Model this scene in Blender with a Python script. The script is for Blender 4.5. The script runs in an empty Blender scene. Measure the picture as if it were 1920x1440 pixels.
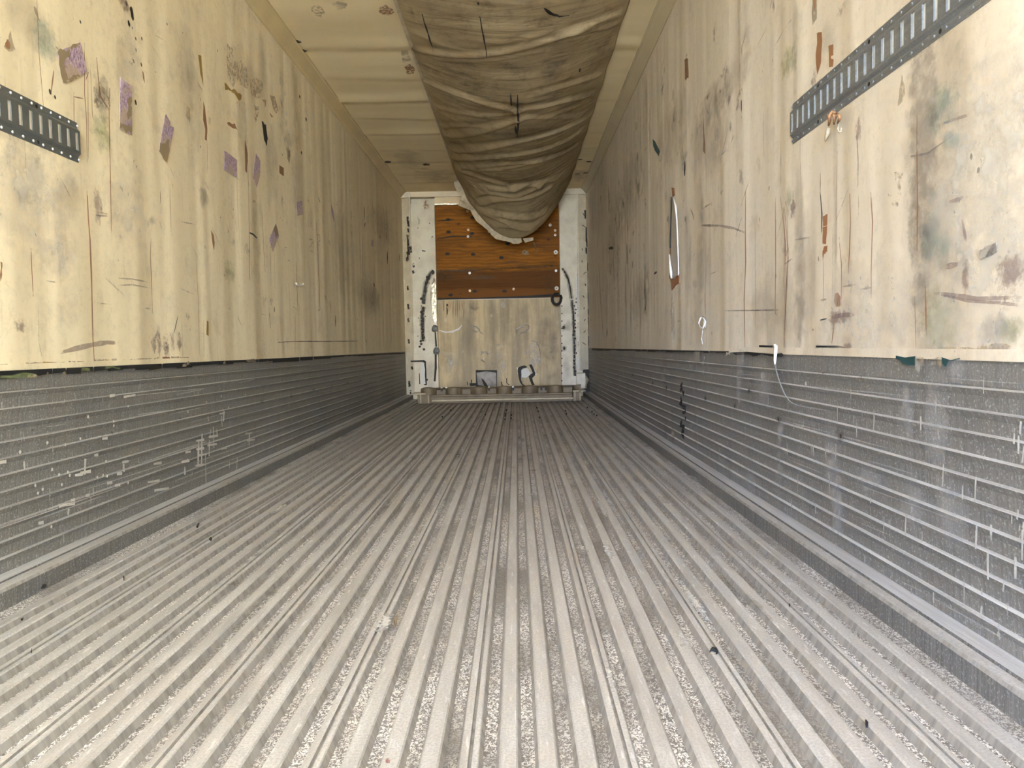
import bpy, math, random
import numpy as np
from mathutils import Vector, Matrix

# ------------------------------------------------------------------ camera
SC = bpy.context.scene
COL = SC.collection
FPX, CX, CY = 1450.0, 960.0, 720.0
CAMZ = 0.675                                   # lens height above the rail tops
def unit(v):
    v = np.array(v, float); return v / np.linalg.norm(v)
_yw = unit(((968.5 - CX) / FPX, (720 - 648) / FPX, -1.0))       # trailer axis seen by the camera
_up = np.array((-math.sin(math.radians(1.1)), math.cos(math.radians(1.1)), 0))
_zw = unit(_up - _yw * _up.dot(_yw))
_xw = np.cross(_yw, _zw)
M = np.array([_xw, _yw, _zw])                  # world <- camera
cam_data = bpy.data.cameras.new('camera')
cam_data.sensor_fit = 'HORIZONTAL'; cam_data.sensor_width = 36
cam_data.lens = FPX / 1920 * 36
cam_data.clip_start = 0.02; cam_data.clip_end = 200
cam = bpy.data.objects.new('camera', cam_data); COL.objects.link(cam)
cam.matrix_world = Matrix.Translation((0, 0, CAMZ)) @ Matrix([list(r) for r in M]).to_4x4()
SC.camera = cam

# ------------------------------------------------------------------ light: open rear doors, hazy daylight
SC.view_settings.view_transform = 'Standard'
SC.view_settings.look = 'None'
SC.view_settings.exposure = 1.22
SC.view_settings.gamma = 1.0
SC.view_settings.use_curve_mapping = False
world = bpy.data.worlds.new('daylight'); SC.world = world
world.use_nodes = True
_b = world.node_tree.nodes['Background']
_wt = world.node_tree
_tc = _wt.nodes.new('ShaderNodeTexCoord'); _sx = _wt.nodes.new('ShaderNodeSeparateXYZ'); _wt.links.new(_tc.outputs['Generated'], _sx.inputs[0])
def _rng(sock, a, b, c, d):
    n = _wt.nodes.new('ShaderNodeMapRange'); _wt.links.new(sock, n.inputs['Value'])
    for k, v in zip(('From Min', 'From Max', 'To Min', 'To Max'), (a, b, c, d)): n.inputs[k].default_value = v
    return n.outputs[0]
_m1 = _wt.nodes.new('ShaderNodeMixRGB'); _wt.links.new(_rng(_sx.outputs[0], -0.25, 0.55, 0, 1), _m1.inputs[0])   # blue sky to the left, hazy sun side to the right
_m1.inputs[1].default_value = (0.66, 0.95, 1.72, 1); _m1.inputs[2].default_value = (1.42, 1.50, 1.36, 1)
_m2 = _wt.nodes.new('ShaderNodeMixRGB'); _m2.blend_type = 'MULTIPLY'; _wt.links.new(_rng(_sx.outputs[2], 0.12, 0.0, 0, 1), _m2.inputs[0])  # dusty horizon
_wt.links.new(_m1.outputs[0], _m2.inputs[1]); _m2.inputs[2].default_value = (0.93, 0.86, 0.68, 1)
_wt.links.new(_m2.outputs[0], _b.inputs['Color'])
_b.inputs['Strength'].default_value = 15.5
def sun(name, direction, strength, angle, color):
    d = bpy.data.lights.new(name, 'SUN'); d.energy = strength; d.angle = math.radians(angle); d.color = color
    o = bpy.data.objects.new(name, d); COL.objects.link(o)
    o.rotation_euler = Vector(direction).to_track_quat('-Z', 'Y').to_euler(); o.location = (0, -6, 4)
    return o
sun('added_haze_sun', (-0.07, 1.0, 0.01), 0.75, 22, (1.0, 0.76, 0.32))  # added low sun standing for bright haze behind, lifts the far end
SC.cycles.max_bounces = 14
SC.cycles.diffuse_bounces = 10
SC.cycles.glossy_bounces = 4
SC.cycles.transparent_max_bounces = 24
SC.cycles.sample_clamp_indirect = 8
SC.cycles.caustics_reflective = False

# ------------------------------------------------------------------ measures (metres)
XL, XR = -1.496, 0.964          # side walls
ZC = CAMZ + 2.042               # ceiling
ZW = CAMZ + 1.966               # top of the side wall liner, where the cove begins
YE = 10.35                      # front bulkhead
Y0 = -3.2                       # rear door opening
LEDGE = 0.047                   # flat flange along the foot of the side walls
ZS = 0.615                      # top of the ribbed kick plate
random.seed(7)
rng = np.random.default_rng(11)

def ray(px, py):
    d = M @ np.array(((px - CX) / FPX, -(py - CY) / FPX, -1.0))
    return d
def on(px, py, axis, val):      # the point of the real surface (x, y or z = val) that lies there in the photograph
    d = ray(px, py); i = 'xyz'.index(axis); o = (0, 0, CAMZ)
    t = (val - o[i]) / d[i]
    return Vector((d[0] * t, d[1] * t, CAMZ + d[2] * t))

# ------------------------------------------------------------------ materials
class NT:
    def __init__(s, name):
        s.m = bpy.data.materials.new(name); s.m.use_nodes = True
        s.t = s.m.node_tree; s.n = s.t.nodes; s.l = s.t.links
        s.b = s.n['Principled BSDF']; s.out = s.n['Material Output']
        tc = s.n.new('ShaderNodeTexCoord'); s.obj = tc.outputs['Object']
        s.nrm = None
    def put(s, sock, v):
        if isinstance(v, bpy.types.NodeSocket): s.l.new(v, sock)
        elif isinstance(v, tuple) and len(v) == 3 and sock.type == 'RGBA': sock.default_value = (*v, 1)
        else: sock.default_value = v
    def map(s, scale=(1, 1, 1), rot=(0, 0, 0), loc=(0, 0, 0), vec=None):
        m = s.n.new('ShaderNodeMapping'); s.put(m.inputs['Vector'], vec or s.obj)
        m.inputs['Scale'].default_value = scale; m.inputs['Rotation'].default_value = rot; m.inputs['Location'].default_value = loc
        return m.outputs[0]
    def noise(s, scale, vec=None, detail=3, rough=0.55, dist=0.0):
        n = s.n.new('ShaderNodeTexNoise'); s.put(n.inputs['Vector'], vec or s.obj)
        n.inputs['Scale'].default_value = scale; n.inputs['Detail'].default_value = detail
        n.inputs['Roughness'].default_value = rough; n.inputs['Distortion'].default_value = dist
        return n.outputs[0]
    def voro(s, scale, vec=None, out='Distance', feature='F1'):
        n = s.n.new('ShaderNodeTexVoronoi'); n.feature = feature; s.put(n.inputs['Vector'], vec or s.obj)
        n.inputs['Scale'].default_value = scale
        return n.outputs[out]
    def ramp(s, fac, lo, hi, a=0.0, b=1.0):
        n = s.n.new('ShaderNodeMapRange'); s.put(n.inputs['Value'], fac)
        for k, v in zip(('From Min', 'From Max', 'To Min', 'To Max'), (lo, hi, a, b)): n.inputs[k].default_value = v
        return n.outputs[0]
    def math(s, op, a, b=0.0):
        n = s.n.new('ShaderNodeMath'); n.operation = op; s.put(n.inputs[0], a); s.put(n.inputs[1], b)
        return n.outputs[0]
    def mix(s, fac, a, b, mode='MIX'):
        n = s.n.new('ShaderNodeMixRGB'); n.blend_type = mode
        s.put(n.inputs[0], fac); s.put(n.inputs[1], a); s.put(n.inputs[2], b)
        return n.outputs[0]
    def sep(s, axis, vec=None):
        n = s.n.new('ShaderNodeSeparateXYZ'); s.put(n.inputs[0], vec or s.obj); return n.outputs['XYZ'.index(axis)]
    def bump(s, h, strength=0.3, dist=0.01):
        n = s.n.new('ShaderNodeBump'); n.inputs['Strength'].default_value = strength; n.inputs['Distance'].default_value = dist
        s.put(n.inputs['Height'], h)
        if s.nrm is not None: s.put(n.inputs['Normal'], s.nrm)
        s.nrm = n.outputs[0]; s.l.new(s.nrm, s.b.inputs['Normal'])
    def done(s, color, rough=0.6, metal=0.0, spec=0.5):
        s.put(s.b.inputs['Base Color'], color); s.put(s.b.inputs['Roughness'], rough)
        s.put(s.b.inputs['Metallic'], metal); s.b.inputs['Specular IOR Level'].default_value = spec
        return s.m

def mat_liner(name, base, dirt, tint, streak=1.0):
    s = NT(name)
    v = s.map((1, 1.0, 0.16)); v2 = s.map((1, 5.0, 0.5)); v3 = s.map((1, 1, 1), rot=(math.radians(28), 0, 0)); v3 = s.map((1, 1.2, 9), vec=v3)
    c = s.mix(s.ramp(s.noise(1.7, v, 4), 0.40, 0.68, 0, 0.55 * streak), base, dirt)
    c = s.mix(s.ramp(s.noise(4.0, v2, 4, 0.6), 0.52, 0.75, 0, 0.28 * streak), c, dirt)
    c = s.mix(s.ramp(s.noise(0.9, None, 3), 0.35, 0.7, 0, 0.5), c, tint)
    c = s.mix(s.ramp(s.noise(5.5, None, 6, 0.72), 0.56, 0.74, 0, 0.45 * streak), c, (0.30, 0.25, 0.18))
    c = s.mix(s.ramp(s.noise(9, v3, 5, 0.75), 0.66, 0.76, 0, 0.55 * streak), c, (0.20, 0.16, 0.12))
    c = s.mix(s.ramp(s.noise(60, None, 3, 0.7), 0.68, 0.76, 0, 0.5 * streak), c, (0.16, 0.13, 0.10))
    v4 = s.map((1, 1, 1), rot=(math.radians(-24), 0, 0)); v4 = s.map((1, 2.5, 14), vec=v4)
    c = s.mix(s.math('MULTIPLY', s.ramp(s.noise(22, v4, 4, 0.75), 0.58, 0.70, 0, 0.30), s.ramp(s.noise(1.3, None, 3), 0.45, 0.6)), c, (0.22, 0.17, 0.13))
    c = s.mix(s.ramp(s.noise(34, None, 5, 0.8), 0.50, 0.68, 0, 0.22), c, (0.34, 0.27, 0.19))
    c = s.mix(s.ramp(s.noise(30, s.map((1, 1, 0.10)), 3, 0.6), 0.60, 0.70, 0, 0.13), c, (0.34, 0.22, 0.13))
    s.bump(s.noise(1.6, s.map((1, 1.6, 0.12)), 2), 0.42, 0.10)
    s.bump(s.noise(260, None, 2), 0.12, 0.002)
    return s.done(c, 0.55, 0, 0.35)
M_WALL = mat_liner('stained_liner_warm_lit', (0.83, 0.725, 0.50), (0.55, 0.45, 0.29), (0.76, 0.65, 0.42), 0.85)  # same liner as the right wall, warm light tinted into its colour
M_WALLR = mat_liner('stained_liner_cool_lit', (0.75, 0.67, 0.53), (0.50, 0.42, 0.30), (0.70, 0.61, 0.46), 0.95)  # same liner as the left wall, cooler light tinted into its colour
def mat_ceiling():
    s = NT('ceiling_liner')
    c = s.mix(s.ramp(s.noise(1.5, s.map((0.5, 2, 1)), 4), 0.4, 0.7, 0, 0.35), (0.83, 0.70, 0.43), (0.63, 0.50, 0.29))
    c = s.mix(s.ramp(s.noise(14, None, 5, 0.7), 0.62, 0.78, 0, 0.3), c, (0.35, 0.27, 0.18))
    s.bump(s.noise(1.6, s.map((0.35, 1.6, 1)), 2, 0.5), 0.35, 0.06)
    s.bump(s.noise(300, None, 2), 0.15, 0.002)
    return s.done(c, 0.6, 0, 0.3)
M_CEIL = mat_ceiling()
def mat_plain(name, col, rough=0.6, metal=0.0, col2=None, scale=30, bump=0.0, amt=0.6, lo=0.4, hi=0.7):
    s = NT(name)
    c = s.mix(s.ramp(s.noise(scale, None, 4, 0.6), lo, hi, 0, amt), col, col2 if col2 else tuple(0.7 * k for k in col))
    if bump: s.bump(s.noise(scale * 2, None, 3), bump, 0.004)
    return s.done(c, rough, metal)
M_COVE = mat_plain('yellowed_cove', (0.66, 0.52, 0.27), 0.45, 0, (0.52, 0.40, 0.21), 3)
M_COVER = mat_plain('tan_cove', (0.56, 0.47, 0.29), 0.45, 0, (0.48, 0.40, 0.25), 3)

def mat_canvas():
    s = NT('dirty_canvas')
    c = s.mix(s.ramp(s.noise(1.6, s.map((1, 1.4, 1)), 5, 0.6), 0.38, 0.66, 0, 0.75), (0.43, 0.34, 0.20), (0.23, 0.165, 0.09))
    c = s.mix(s.ramp(s.noise(6, s.map((1.5, 0.7, 1)), 5, 0.7), 0.52, 0.76, 0, 0.65), c, (0.11, 0.08, 0.05))
    s.bump(s.noise(5, s.map((0.5, 2.0, 1)), 4, 0.6, 0.6), 0.35, 0.03)
    s.bump(s.noise(400, None, 1), 0.2, 0.001)
    return s.done(c, 0.85, 0, 0.1)
M_CANVAS = mat_canvas()
M_HEM = mat_plain('frayed_white_webbing', (0.50, 0.42, 0.29), 0.8, 0, (0.28, 0.22, 0.14), 25)

def mat_alu(name, base, dark, rough, metal, streak_axis, speck=0.0):
    s = NT(name)
    sc = {'y': (14, 0.5, 14), 'z': (3, 34, 0.8)}[streak_axis]
    c = s.mix(s.ramp(s.noise(4, s.map(sc), 5, 0.65), 0.38, 0.68), base, dark)
    c = s.mix(s.ramp(s.noise(1.1, None, 4, 0.6), 0.35, 0.7, 0, 0.6), c, dark)
    if speck:
        c = s.mix(s.ramp(s.noise(150, None, 3, 0.7), 0.56, 0.68, 0, speck), c, (0.74, 0.73, 0.70))
    s.bump(s.noise(120, None, 3, 0.6), 0.35, 0.002)
    return s.done(c, rough, metal)
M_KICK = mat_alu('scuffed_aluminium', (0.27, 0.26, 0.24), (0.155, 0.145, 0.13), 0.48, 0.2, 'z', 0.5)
M_KICKTOP = mat_alu('dusty_lit_aluminium_edge', (0.66, 0.65, 0.62), (0.34, 0.33, 0.30), 0.55, 0.1, 'y', 0.5)  # dust, plus light caught by the rib ledges, put in the colour
M_KICKTOPL = mat_alu('dull_aluminium_edge', (0.50, 0.48, 0.44), (0.22, 0.21, 0.19), 0.55, 0.1, 'y', 0.5)  # duller left copy, ledge light again put in the colour
def mat_rail():
    s = NT('worn_rail_top')
    c = s.mix(s.ramp(s.noise(2.5, s.map((9, 0.7, 1)), 5, 0.65), 0.35, 0.68, 0, 0.85), (0.56, 0.54, 0.49), (0.34, 0.315, 0.27))
    c = s.mix(s.ramp(s.noise(190, None, 4, 0.75), 0.44, 0.58, 0, 0.62), c, (0.30, 0.285, 0.26))
    c = s.mix(s.ramp(s.noise(5, s.map((3, 0.6, 1)), 6, 0.75), 0.52, 0.68, 0, 0.55), c, (0.28, 0.26, 0.23))
    c = s.mix(s.ramp(s.noise(90, s.map((1, 0.15, 1)), 3, 0.6), 0.60, 0.68, 0, 0.4), c, (0.80, 0.78, 0.74))
    c = s.mix(s.ramp(s.noise(0.8, None, 4, 0.6), 0.42, 0.7, 0, 0.5), c, (0.40, 0.35, 0.30))
    s.bump(s.noise(220, None, 2), 0.4, 0.002)
    return s.done(c, 0.5, 0.1)
def mat_valley():
    s = NT('gritty_rail_valley')
    n = s.noise(210, s.map((1, 0.75, 1)), 2, 0.55, 1.2)
    m = s.math('MULTIPLY', s.ramp(n, 0.49, 0.55), s.ramp(s.noise(5, s.map((1, 0.5, 1)), 4, 0.6), 0.36, 0.56, 0.18, 1))
    c = s.mix(s.ramp(s.noise(3, s.map((4, 1, 1)), 4), 0.35, 0.7), (0.235, 0.21, 0.18), (0.14, 0.125, 0.105))
    c = s.mix(m, c, (0.78, 0.75, 0.69))  # specular glints of the grit, painted in as pale specks
    s.bump(n, 0.6, 0.003)
    return s.done(c, 0.5, 0.1)
def mat_side():
    s = NT('shade_grey_rail_side')
    c = s.mix(s.ramp(s.noise(6, s.map((1, 6, 1)), 5, 0.7), 0.42, 0.66), (0.38, 0.355, 0.315), (0.23, 0.215, 0.185))  # shade on the rail flanks is put into this darker grey
    return s.done(c, 0.5, 0.2)
M_RAIL, M_VALLEY, M_SIDE = mat_rail(), mat_valley(), mat_side()
M_LEDGE = mat_alu('bright_floor_flange', (0.62, 0.61, 0.58), (0.42, 0.40, 0.37), 0.5, 0.15, 'y', 0.4)
M_POST = mat_plain('chipped_white_paint', (0.68, 0.615, 0.47), 0.5, 0, (0.46, 0.39, 0.27), 7, 0.1)
M_BLACK = mat_plain('black', (0.012, 0.011, 0.010), 0.7)
M_RUBBER = mat_plain('black_rubber', (0.015, 0.015, 0.015), 0.45)
M_WHITE = mat_plain('white_plastic', (0.85, 0.84, 0.80), 0.4)
M_ZINC = mat_alu('galvanised_steel', (0.36, 0.37, 0.37), (0.20, 0.21, 0.21), 0.38, 0.6, 'y', 0.25)
M_TRACKL = mat_plain('dark_galvanised_steel', (0.17, 0.18, 0.17), 0.45, 0.5, (0.11, 0.115, 0.11), 12)
M_RIVET = mat_plain('bright_rivet', (0.8, 0.8, 0.78), 0.3, 0.3)
M_BRASS = mat_plain('dull_screw', (0.55, 0.42, 0.28), 0.4, 0.5)
M_SILL = mat_plain('brown_grimy_metal', (0.17, 0.125, 0.07), 0.6, 0.0, (0.09, 0.065, 0.035), 9, 0.2)
M_SILLBAR = mat_plain('dull_cream_bar', (0.38, 0.31, 0.19), 0.5, 0.0, (0.22, 0.17, 0.10), 6)
def mat_ply():
    s = NT('brown_plywood')
    z = s.sep('Z')
    v = s.map((1.0, 1.0, 7.0))
    w = s.n.new('ShaderNodeTexWave'); w.bands_direction = 'Z'; s.put(w.inputs['Vector'], s.map((0.25, 1, 1.0)))
    w.inputs['Scale'].default_value = 7; w.inputs['Distortion'].default_value = 9; w.inputs['Detail'].default_value = 4; w.inputs['Detail Scale'].default_value = 1.6
    c = s.mix(s.ramp(w.outputs[1], 0.2, 0.9, 0, 0.55), (0.31, 0.120, 0.016), (0.18, 0.062, 0.008))
    c = s.mix(s.ramp(s.noise(2.6, v, 4, 0.6), 0.5, 0.66, 0, 0.75), c, (0.12, 0.05, 0.02))
    # the lower sheet strip is a darker board
    d = s.math('ADD', z, s.math('MULTIPLY', s.noise(1.5, None, 2), 0.12))
    c = s.mix(s.ramp(d, 0.45, 0.41, 0, 0.80), c, (0.085, 0.032, 0.009))
    c = s.mix(s.ramp(s.noise(1.3, s.map((0.7, 1, 2.2)), 4, 0.6), 0.48, 0.62, 0, 0.55), c, (0.13, 0.05, 0.012))
    c = s.mix(s.ramp(d, 0.20, 0.17, 0, 0.6), c, (0.22, 0.085, 0.02))
    c = s.mix(s.ramp(s.voro(3.2, s.map((1, 1, 1.6))), 0.10, 0.05, 0, 0.8), c, (0.07, 0.025, 0.01))
    s.bump(w.outputs[1], 0.15, 0.004)
    return s.done(c, 0.7, 0, 0.15)
M_PLY = mat_ply()
def mat_panel():
    s = NT('water_stained_board')
    v = s.map((5, 1, 0.5)); v2 = s.map((26, 1, 0.7))
    c = s.mix(s.ramp(s.noise(1.5, v, 5, 0.6), 0.40, 0.62), (0.56, 0.425, 0.22), (0.32, 0.245, 0.13))
    c = s.mix(s.ramp(s.noise(1.5, v2, 4, 0.7), 0.55, 0.70, 0, 0.45), c, (0.30, 0.225, 0.13))
    c = s.mix(s.ramp(s.noise(7, None, 5, 0.65), 0.60, 0.72, 0, 0.4), c, (0.68, 0.60, 0.44))
    c = s.mix(s.ramp(s.noise(2.2, s.map((2.0, 1, 0.6), loc=(4, 0, 2)), 4, 0.6), 0.48, 0.66, 0, 0.6), c, (0.22, 0.17, 0.10))
    s.bump(s.noise(5, None, 4), 0.4, 0.03)
    return s.done(c, 0.55)
M_PANEL = mat_panel()
def mat_label():
    s = NT('faded_purple_label')
    n = s.noise(38, None, 4, 0.7)
    c = s.mix(s.ramp(n, 0.50, 0.62, 0, 0.8), (0.56, 0.42, 0.53), (0.64, 0.53, 0.52))
    t = s.math('MULTIPLY', s.ramp(s.noise(60, s.map((1, 4.0, 1)), 3, 0.8), 0.47, 0.54), s.ramp(s.noise(14, None, 2), 0.36, 0.44))
    c = s.mix(s.math('MULTIPLY', t, 0.9), c, (0.13, 0.07, 0.13))
    c = s.mix(s.ramp(s.noise(11, s.map(loc=(3, 1, 2)), 5, 0.7), 0.50, 0.57, 0, 0.85), c, (0.42, 0.33, 0.23))
    c = s.mix(s.ramp(s.noise(50, s.map(loc=(9, 1, 2)), 4, 0.8), 0.60, 0.66, 0, 0.8), c, (0.12, 0.09, 0.09))
    return s.done(c, 0.5)
M_LABEL = mat_label()
def mat_greylabel():
    s = NT('dirty_grey_sticker')
    c = s.mix(s.ramp(s.noise(30, None, 5, 0.7), 0.45, 0.6), (0.40, 0.36, 0.30), (0.13, 0.115, 0.10))
    return s.done(c, 0.5)
M_GLABEL = mat_greylabel()

def mat_stain(name, col, density=0.8, lo=0.35, hi=0.6, scale=40, rough=0.7):
    """a mark with ragged edges; the vertex value 'fade' thins it out towards its rim"""
    s = NT(name)
    a = s.n.new('ShaderNodeAttribute'); a.attribute_name = 'fade'
    n = s.math('ADD', s.noise(scale, None, 4, 0.65), s.math('MULTIPLY', s.math('SUBTRACT', a.outputs['Fac'], 0.5), 0.5))
    f = s.math('MULTIPLY', s.ramp(n, lo, hi), density)
    f = s.math('MULTIPLY', f, s.ramp(a.outputs['Fac'], 0.0, 0.25))
    s.put(s.b.inputs['Alpha'], f)
    return s.done(s.mix(s.noise(scale * 1.7), col, tuple(0.65 * k for k in col)), rough)
ST = {
    'rust': mat_stain('rust_run', (0.36, 0.17, 0.08), 0.75, 0.30, 0.50),
    'brown': mat_stain('bare_brown_substrate', (0.34, 0.165, 0.07), 0.9, 0.38, 0.50, 60),
    'tan': mat_stain('torn_tan_patch', (0.52, 0.42, 0.28), 0.60, 0.56, 0.74, 50),
    'ochre': mat_stain('ochre_glue', (0.36, 0.22, 0.04), 1.0, 0.22, 0.34),
    'black': mat_stain('black_nick', (0.02, 0.018, 0.015), 0.95, 0.30, 0.45, 60),
    'solid': mat_stain('black_gap', (0.012, 0.011, 0.009), 1.0, 0.05, 0.12, 30),
    'grey': mat_stain('grey_scuff', (0.25, 0.22, 0.18), 0.40, 0.42, 0.72, 22),
    'soft': mat_stain('soft_grime', (0.34, 0.28, 0.20), 0.30, 0.30, 0.9, 9),
    'mauve': mat_stain('mauve_scuff', (0.30, 0.20, 0.19), 0.45, 0.44, 0.66, 50),
    'green': mat_stain('green_smear', (0.36, 0.42, 0.18), 0.38, 0.42, 0.75, 25),
    'teal': mat_stain('teal_smear', (0.10, 0.30, 0.30), 0.40, 0.40, 0.75, 30),
    'darkteal': mat_stain('dark_teal_paint', (0.012, 0.06, 0.06), 1.0, 0.1, 0.2, 30),
    'white': mat_stain('white_chip', (0.82, 0.80, 0.74), 0.95, 0.25, 0.4, 60),
    'alu': mat_stain('white_scrape', (0.70, 0.68, 0.62), 0.75, 0.42, 0.62, 70),
    'scrape': mat_stain('bright_scrape', (0.72, 0.69, 0.62), 0.9, 0.36, 0.52, 80),
    'worn': mat_stain('label_worn_to_brown_paper', (0.33, 0.25, 0.14), 0.95, 0.46, 0.60, 90),
    'dust': mat_stain('chalky_dust', (0.66, 0.65, 0.63), 0.38, 0.30, 0.9, 30),
    'pale': mat_stain('pale_rub', (0.85, 0.80, 0.68), 0.45, 0.36, 0.8, 14),
    'smoke': mat_stain('black_smudge', (0.10, 0.08, 0.06), 0.55, 0.40, 0.85, 20),
    'arc': mat_stain('broken_black_crack', (0.02, 0.018, 0.015), 0.9, 0.60, 0.66, 34),
    'orange': mat_stain('orange_primer', (0.38, 0.175, 0.07), 0.92, 0.44, 0.56, 70),
}

# ------------------------------------------------------------------ mesh helpers
class MB:
    def __init__(s, *mats): s.v = []; s.f = []; s.mi = []; s.fade = []; s.mats = list(mats)
    def slot(s, m):
        if m not in s.mats: s.mats.append(m)
        return s.mats.index(m)
    def add(s, verts, faces, m=None, fade=1.0):
        k = len(s.v); s.v += [tuple(v) for v in verts]
        s.fade += list(fade) if hasattr(fade, '__len__') else [fade] * len(verts)
        i = s.slot(m) if m else 0
        for f in faces: s.f.append(tuple(k + q for q in f)); s.mi.append(i)
    def box(s, a, b, m=None):
        (x0, y0, z0), (x1, y1, z1) = a, b
        s.add([(x0,y0,z0),(x1,y0,z0),(x1,y1,z0),(x0,y1,z0),(x0,y0,z1),(x1,y0,z1),(x1,y1,z1),(x0,y1,z1)],
              [(0,3,2,1),(4,5,6,7),(0,1,5,4),(1,2,6,5),(2,3,7,6),(3,0,4,7)], m)
    def sweep(s, prof, y0, y1, m=None, faces_m=None, n=1, closed=False):   # (x,z) profile along y
        N = len(prof); ys = np.linspace(y0, y1, n + 1)
        vs = [(x, y, z) for y in ys for x, z in prof]; k = len(s.v)
        s.v += vs; s.fade += [1.0] * len(vs)
        for j in range(n):
            for i in range(N if closed else N - 1):
                i2 = (i + 1) % N
                s.f.append((k + j*N + i, k + j*N + i2, k + (j+1)*N + i2, k + (j+1)*N + i))
                s.mi.append(s.slot(faces_m[i] if faces_m else m) if (faces_m or m) else 0)
        if closed:
            s.f.append(tuple(k + i for i in range(N))); s.mi.append(0)
            s.f.append(tuple(k + n*N + i for i in reversed(range(N)))); s.mi.append(0)
    def tube(s, pts, r, m=None, n=8):
        pts = [Vector(p) for p in pts]; rs = r if hasattr(r, '__len__') else [r] * len(pts); vs = []; fs = []
        for i, p in enumerate(pts):
            t = (pts[min(i+1, len(pts)-1)] - pts[max(i-1, 0)]).normalized()
            a = t.orthogonal().normalized() if i == 0 else (a - t * a.dot(t)).normalized()
            b = t.cross(a)
            vs += [p + (a * math.cos(q*2*math.pi/n) + b * math.sin(q*2*math.pi/n)) * rs[i] for q in range(n)]
        for i in range(len(pts) - 1):
            for q in range(n): fs.append((i*n+q, i*n+(q+1)%n, (i+1)*n+(q+1)%n, (i+1)*n+q))
        fs += [tuple(reversed(range(n))), tuple((len(pts)-1)*n + q for q in range(n))]
        s.add(vs, fs, m)
    def disc(s, c, nrm, r, h, m=None, n=12, dome=0.6):
        c = Vector(c); nrm = Vector(nrm).normalized(); a = nrm.orthogonal().normalized(); b = nrm.cross(a)
        ring = lambda rr, hh: [c + nrm*hh + (a*math.cos(q*2*math.pi/n) + b*math.sin(q*2*math.pi/n))*rr for q in range(n)]
        vs = ring(r, 0) + ring(r, h*0.6) + ring(r*dome, h)
        fs = [(i*n+q, i*n+(q+1)%n, (i+1)*n+(q+1)%n, (i+1)*n+q) for i in range(2) for q in range(n)]
        fs.append(tuple(2*n+q for q in range(n)))
        s.add(vs, fs, m)
    def build(s, name, parent=None, smooth=False, kind=None, loc=None, bevel=0):
        me = bpy.data.meshes.new(name)
        off = Vector(loc) if loc is not None else (parent.location if parent else Vector((0, 0, 0)))
        me.from_pydata([(v[0]-off[0], v[1]-off[1], v[2]-off[2]) for v in s.v], [], s.f)
        for m in s.mats: me.materials.append(m)
        me.polygons.foreach_set('material_index', s.mi)
        if smooth: me.polygons.foreach_set('use_smooth', [True] * len(s.f))
        at = me.attributes.new('fade', 'FLOAT', 'POINT'); at.data.foreach_set('value', s.fade)
        me.update()
        o = bpy.data.objects.new(name, me); COL.objects.link(o)
        if parent: o.parent = parent
        elif loc is not None: o.location = loc
        if kind: o['kind'] = kind
        if bevel:
            b = o.modifiers.new('bevel', 'BEVEL'); b.width = bevel; b.segments = 2; b.limit_method = 'ANGLE'
        return o
def tag(o, label, cat, group=None):
    o['label'] = label; o['category'] = cat
    if group: o['group'] = group
    return o
def empty(name, loc, label, cat, group=None):
    o = bpy.data.objects.new(name, None); COL.objects.link(o); o.location = loc; o.empty_display_size = 0.05
    return tag(o, label, cat, group)

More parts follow.
